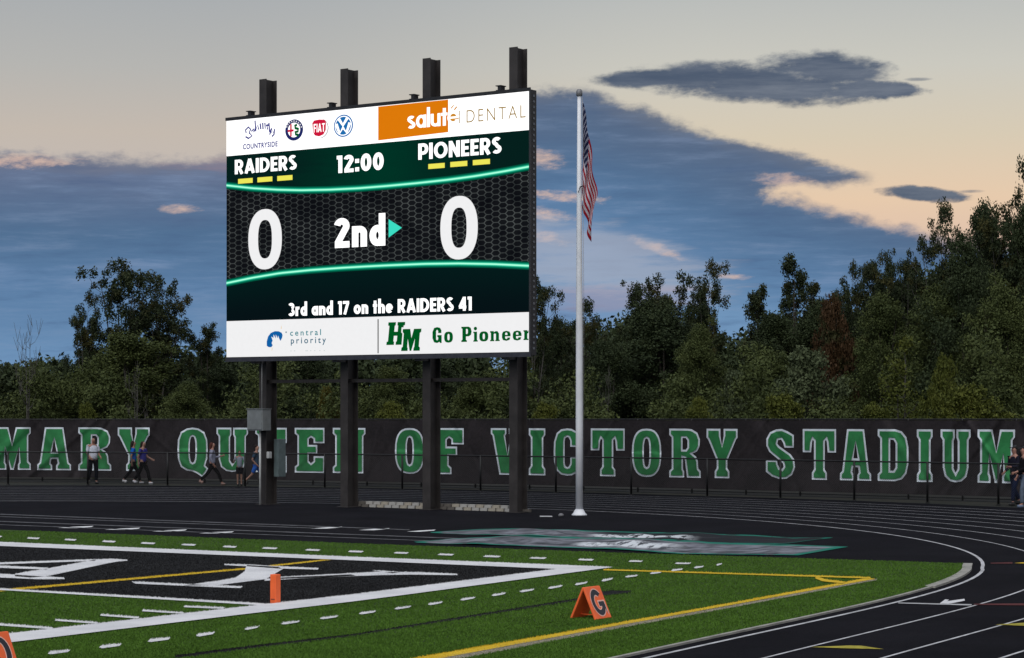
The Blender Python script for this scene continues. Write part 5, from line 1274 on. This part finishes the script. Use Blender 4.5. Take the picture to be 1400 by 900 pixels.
T = [
 ('bare', 38, 425, 42, 96, 'bare dead tree with thin grey branches above the letter M at far left', None, None),
 ('cot', 165, 352, 110, 104, 'tallest cottonwood left of the scoreboard, its highest leader in the middle', None, GR),
 ('cot', 222, 366, 85, 106, 'cottonwood with a rounded dark top beside the tallest one left of the scoreboard', None, GR),
 ('cot', 118, 405, 65, 103, 'shorter cottonwood leaning out on the left side of the tall pair', None, GR),
 ('cot', 205, 425, 120, 105, 'lower cottonwood filling the right flank of the tall pair left of the scoreboard', None, GR),
 ('cot', 130, 440, 85, 104, 'low cottonwood at the left foot of the tall pair', None, GR),
 ('spire', 283, 423, 46, 108, 'small spindly cottonwood just left of the scoreboard screen', None, GR),
 ('densem', 172, 452, 190, 100, 'broad dark tree below the tall cottonwoods above the letters R and Y', None, GM),
 ('densem', 60, 512, 110, 98, 'low bushy tree around the bare dead trunk at far left', None, GM),
 ('dense', 290, 478, 120, 112, 'dark tree filling the gap beside the left edge of the scoreboard', None, GM),
 ('dense', 12, 496, 90, 125, 'dark far tree at the left edge of the picture', None, GM),
 ('dense', 85, 486, 90, 128, 'dark far tree between the bare trunk and the tall cottonwoods', None, GM),
 ('densem', 255, 520, 100, 96, 'olive green tree above the letter Q', None, GM),
 ('dense', 375, 480, 110, 108, 'dark tree seen under the screen by the grey junction box', None, GM),
 ('dense', 420, 470, 110, 110, 'dark tree seen under the screen between the first two posts', None, GM),
 ('gold', 448, 528, 56, 95, 'rounded shrub turning gold between the first two scoreboard posts', None, None),
 ('densem', 535, 500, 110, 100, 'olive tree seen under the screen between the second and third posts', None, GM),
 ('dense', 600, 485, 120, 108, 'dark tree seen behind the third scoreboard post', None, GM),
 ('densem', 648, 512, 90, 97, 'green tree seen under the screen between the third and fourth posts', None, GM),
 ('cot', 732, 374, 62, 108, 'narrow cottonwood touching the right edge of the scoreboard', None, GR),
 ('dense', 765, 425, 90, 112, 'dark tree left of the flagpole with a ragged top', None, GM),
 ('cot', 808, 415, 70, 110, 'slim cottonwood just right of the flagpole', None, GR),
 ('cot', 868, 384, 90, 106, 'cottonwood on the left shoulder of the tall clump right of the flagpole', None, GR),
 ('cot', 915, 366, 90, 108, 'cottonwood in the middle of the tall clump right of the flagpole', None, GR),
 ('cot', 967, 364, 75, 106, 'cottonwood at the right end of the clump, beside the sky gap', None, GR),
 ('dense', 905, 425, 170, 102, 'wide dark tree below the tall clump right of the flagpole', None, GM),
 ('dense', 830, 455, 110, 100, 'dark tree above the letter O of VICTORY', None, GM),
 ('spire', 1040, 366, 55, 108, 'cottonwood on the right side of the sky gap', None, GR),
 ('spire', 1083, 348, 60, 106, 'cottonwood second from the sky gap, taller than its left neighbour', None, GR),
 ('spire', 1118, 362, 50, 108, 'cottonwood third from the sky gap', None, GR),
 ('cot', 1163, 366, 62, 104, 'cottonwood with a rounded top left of the tall spires', None, GR),
 ('cot', 1212, 340, 62, 102, 'cottonwood between the rounded one and the tall right-hand spires', None, GR),
 ('spire', 1250, 330, 62, 100, 'cottonwood leaning beside the tallest spire', None, GR),
 ('cot', 1293, 285, 78, 96, 'tallest pointed cottonwood rising into the orange sky', None, GR),
 ('dense', 1345, 272, 104, 94, 'tall dark tree right of the pointed cottonwood', None, GM),
 ('dense', 1405, 252, 110, 92, 'tall dark tree cut by the right edge of the picture', None, GM),
 ('cot', 1416, 226, 80, 92, 'leafy branch tips high on the right edge of the picture', None, GR),
 ('dense', 1060, 425, 130, 104, 'dark tree under the row of cottonwoods right of the sky gap', None, GM),
 ('cot', 1148, 392, 72, 103, 'cottonwood partly hidden by the red maple', None, GR),
 ('cot', 1190, 368, 84, 101, 'broad cottonwood above the olive tree right of the red maple', None, GR),
 ('cot', 1238, 352, 76, 99, 'cottonwood filling the notch left of the tallest pointed one', None, GR),
 ('dense', 888, 398, 150, 104, 'dark rounded tree filling the left half of the clump right of the flagpole', None, GM),
 ('dense', 1320, 318, 130, 91, 'dark tree at the right foot of the pointed cottonwood', None, GM),
 ('cot', 1372, 274, 90, 93, 'airy cottonwood between the two tall dark trees at far right', None, GR),
 ('densem', 1050, 468, 120, 96, 'mid green tree above the gap between VICTORY and STADIUM', None, GM),
 ('dense', 1120, 408, 110, 105, 'dark rounded tree behind the red maple', None, GM),
 ('dense', 1225, 384, 120, 100, 'dark rounded tree under the notch left of the tallest pointed cottonwood', None, GM),
 ('dense', 955, 402, 90, 107, 'dark rounded tree beside the sky gap, under the right end of the clump', None, GM),
 ('red', 1138, 402, 92, 98, 'maple turned rusty red among green trees', None, None),
 ('densem', 1205, 398, 120, 96, 'olive tree right of the red maple', None, GM),
 ('densem', 1285, 375, 150, 92, 'large olive tree below the pointed cottonwood', None, GM),
 ('densem', 1370, 380, 130, 88, 'large olive tree above the last letters of STADIUM', None, GM),
 ('pale', 1105, 470, 150, 90, 'wide grey-green willow below the red maple', None, None),
 ('pale', 1005, 498, 90, 92, 'smaller grey-green willow left of the wide one', None, None),
 ('densem', 955, 440, 100, 98, 'mid green tree at the foot of the sky gap', None, GM),
 ('sapling', 1237, 460, 80, 80, 'slender sapling with pale yellowish leaves and a white stem', None, None),
 ('shrub', 1068, 532, 120, 82, 'bright yellow-green bush above the letter S of STADIUM', None, None),
 ('shrub', 955, 542, 70, 84, 'yellow-green bush above the letter Y of VICTORY', None, None),
 ('shrub', 745, 548, 90, 90, 'low yellow-green bush just right of the scoreboard legs', None, None),
 ('shrub', 1195, 545, 100, 79, 'low green bush between the wide willow and the sapling', None, None),
 ('shrub', 1330, 525, 150, 77, 'yellow-green undergrowth bush above the letters I and U', None, None),
 ('shrub', 1290, 480, 80, 79, 'upright yellow-green bush right of the sapling', None, None),
 ('shrub', 118, 545, 56, 92, 'low yellow-green bush above the first letter R', None, None),
 ('shrub', 535, 548, 90, 90, 'low green bush between the second and third scoreboard posts', None, None),
 ('bare', 187, 505, 40, 94, 'pale forked trunk rising above the letter Y of MARY', None, None),
 ('bare', 830, 500, 24, 96, 'thin pale dead stem right of the flagpole', None, None),
]
for k_, a in enumerate(T):
    tree(a[0], a[1], a[2], a[3], a[4], a[5], a[6], a[7], seed=1 + k_ % 3)

# far woodland that reads as one mass
prof_x = [-200, 0, 100, 300, 500, 720, 800, 900, 980, 1010, 1100, 1200, 1300, 1400, 1600]; prof_y = [490, 500, 496, 480, 475, 470, 445, 430, 455, 455, 425, 405, 360, 335, 320]
rs2 = np.random.RandomState(21); cl = []
for k in range(1900):
    x = rs2.uniform(-200, 1600); D_ = rs2.uniform(116, 128); s_ = F / D_; zt = H + (HY - np.interp(x, prof_x, prof_y)) / s_
    z = 0.3 + (zt - 0.8) * rs2.rand(); cl.append(((x - CX) / s_, D_, z, rs2.uniform(0.7, 1.3)))
o_ = link('woodland', leaves_mesh('woodland', cl, 330000, 0.15, LM['dark'], rs2, 0.85)); tag(o_, 'dark mass of woodland behind the separate trees', 'woodland', kind='stuff')
# scrub at the foot of the trees
cl = []
for k in range(700):
    x = rs2.uniform(-200, 1600); D_ = np.interp(x, [-200, 700, 1400], [97, 92, 80]) + rs2.uniform(0, 9); s_ = F / D_
    cl.append(((x - CX) / s_, D_, rs2.uniform(0.3, 3.7 + 1.2 * math.sin(x * 0.02) + 0.8 * math.sin(x * 0.057)), rs2.uniform(0.35, 0.8)))
o_ = link('undergrowth', leaves_mesh('undergrowth', cl, 150000, 0.07, LM['mid'], rs2, 0.85)); tag(o_, 'tangled undergrowth just behind the stadium fence', 'undergrowth', kind='stuff')
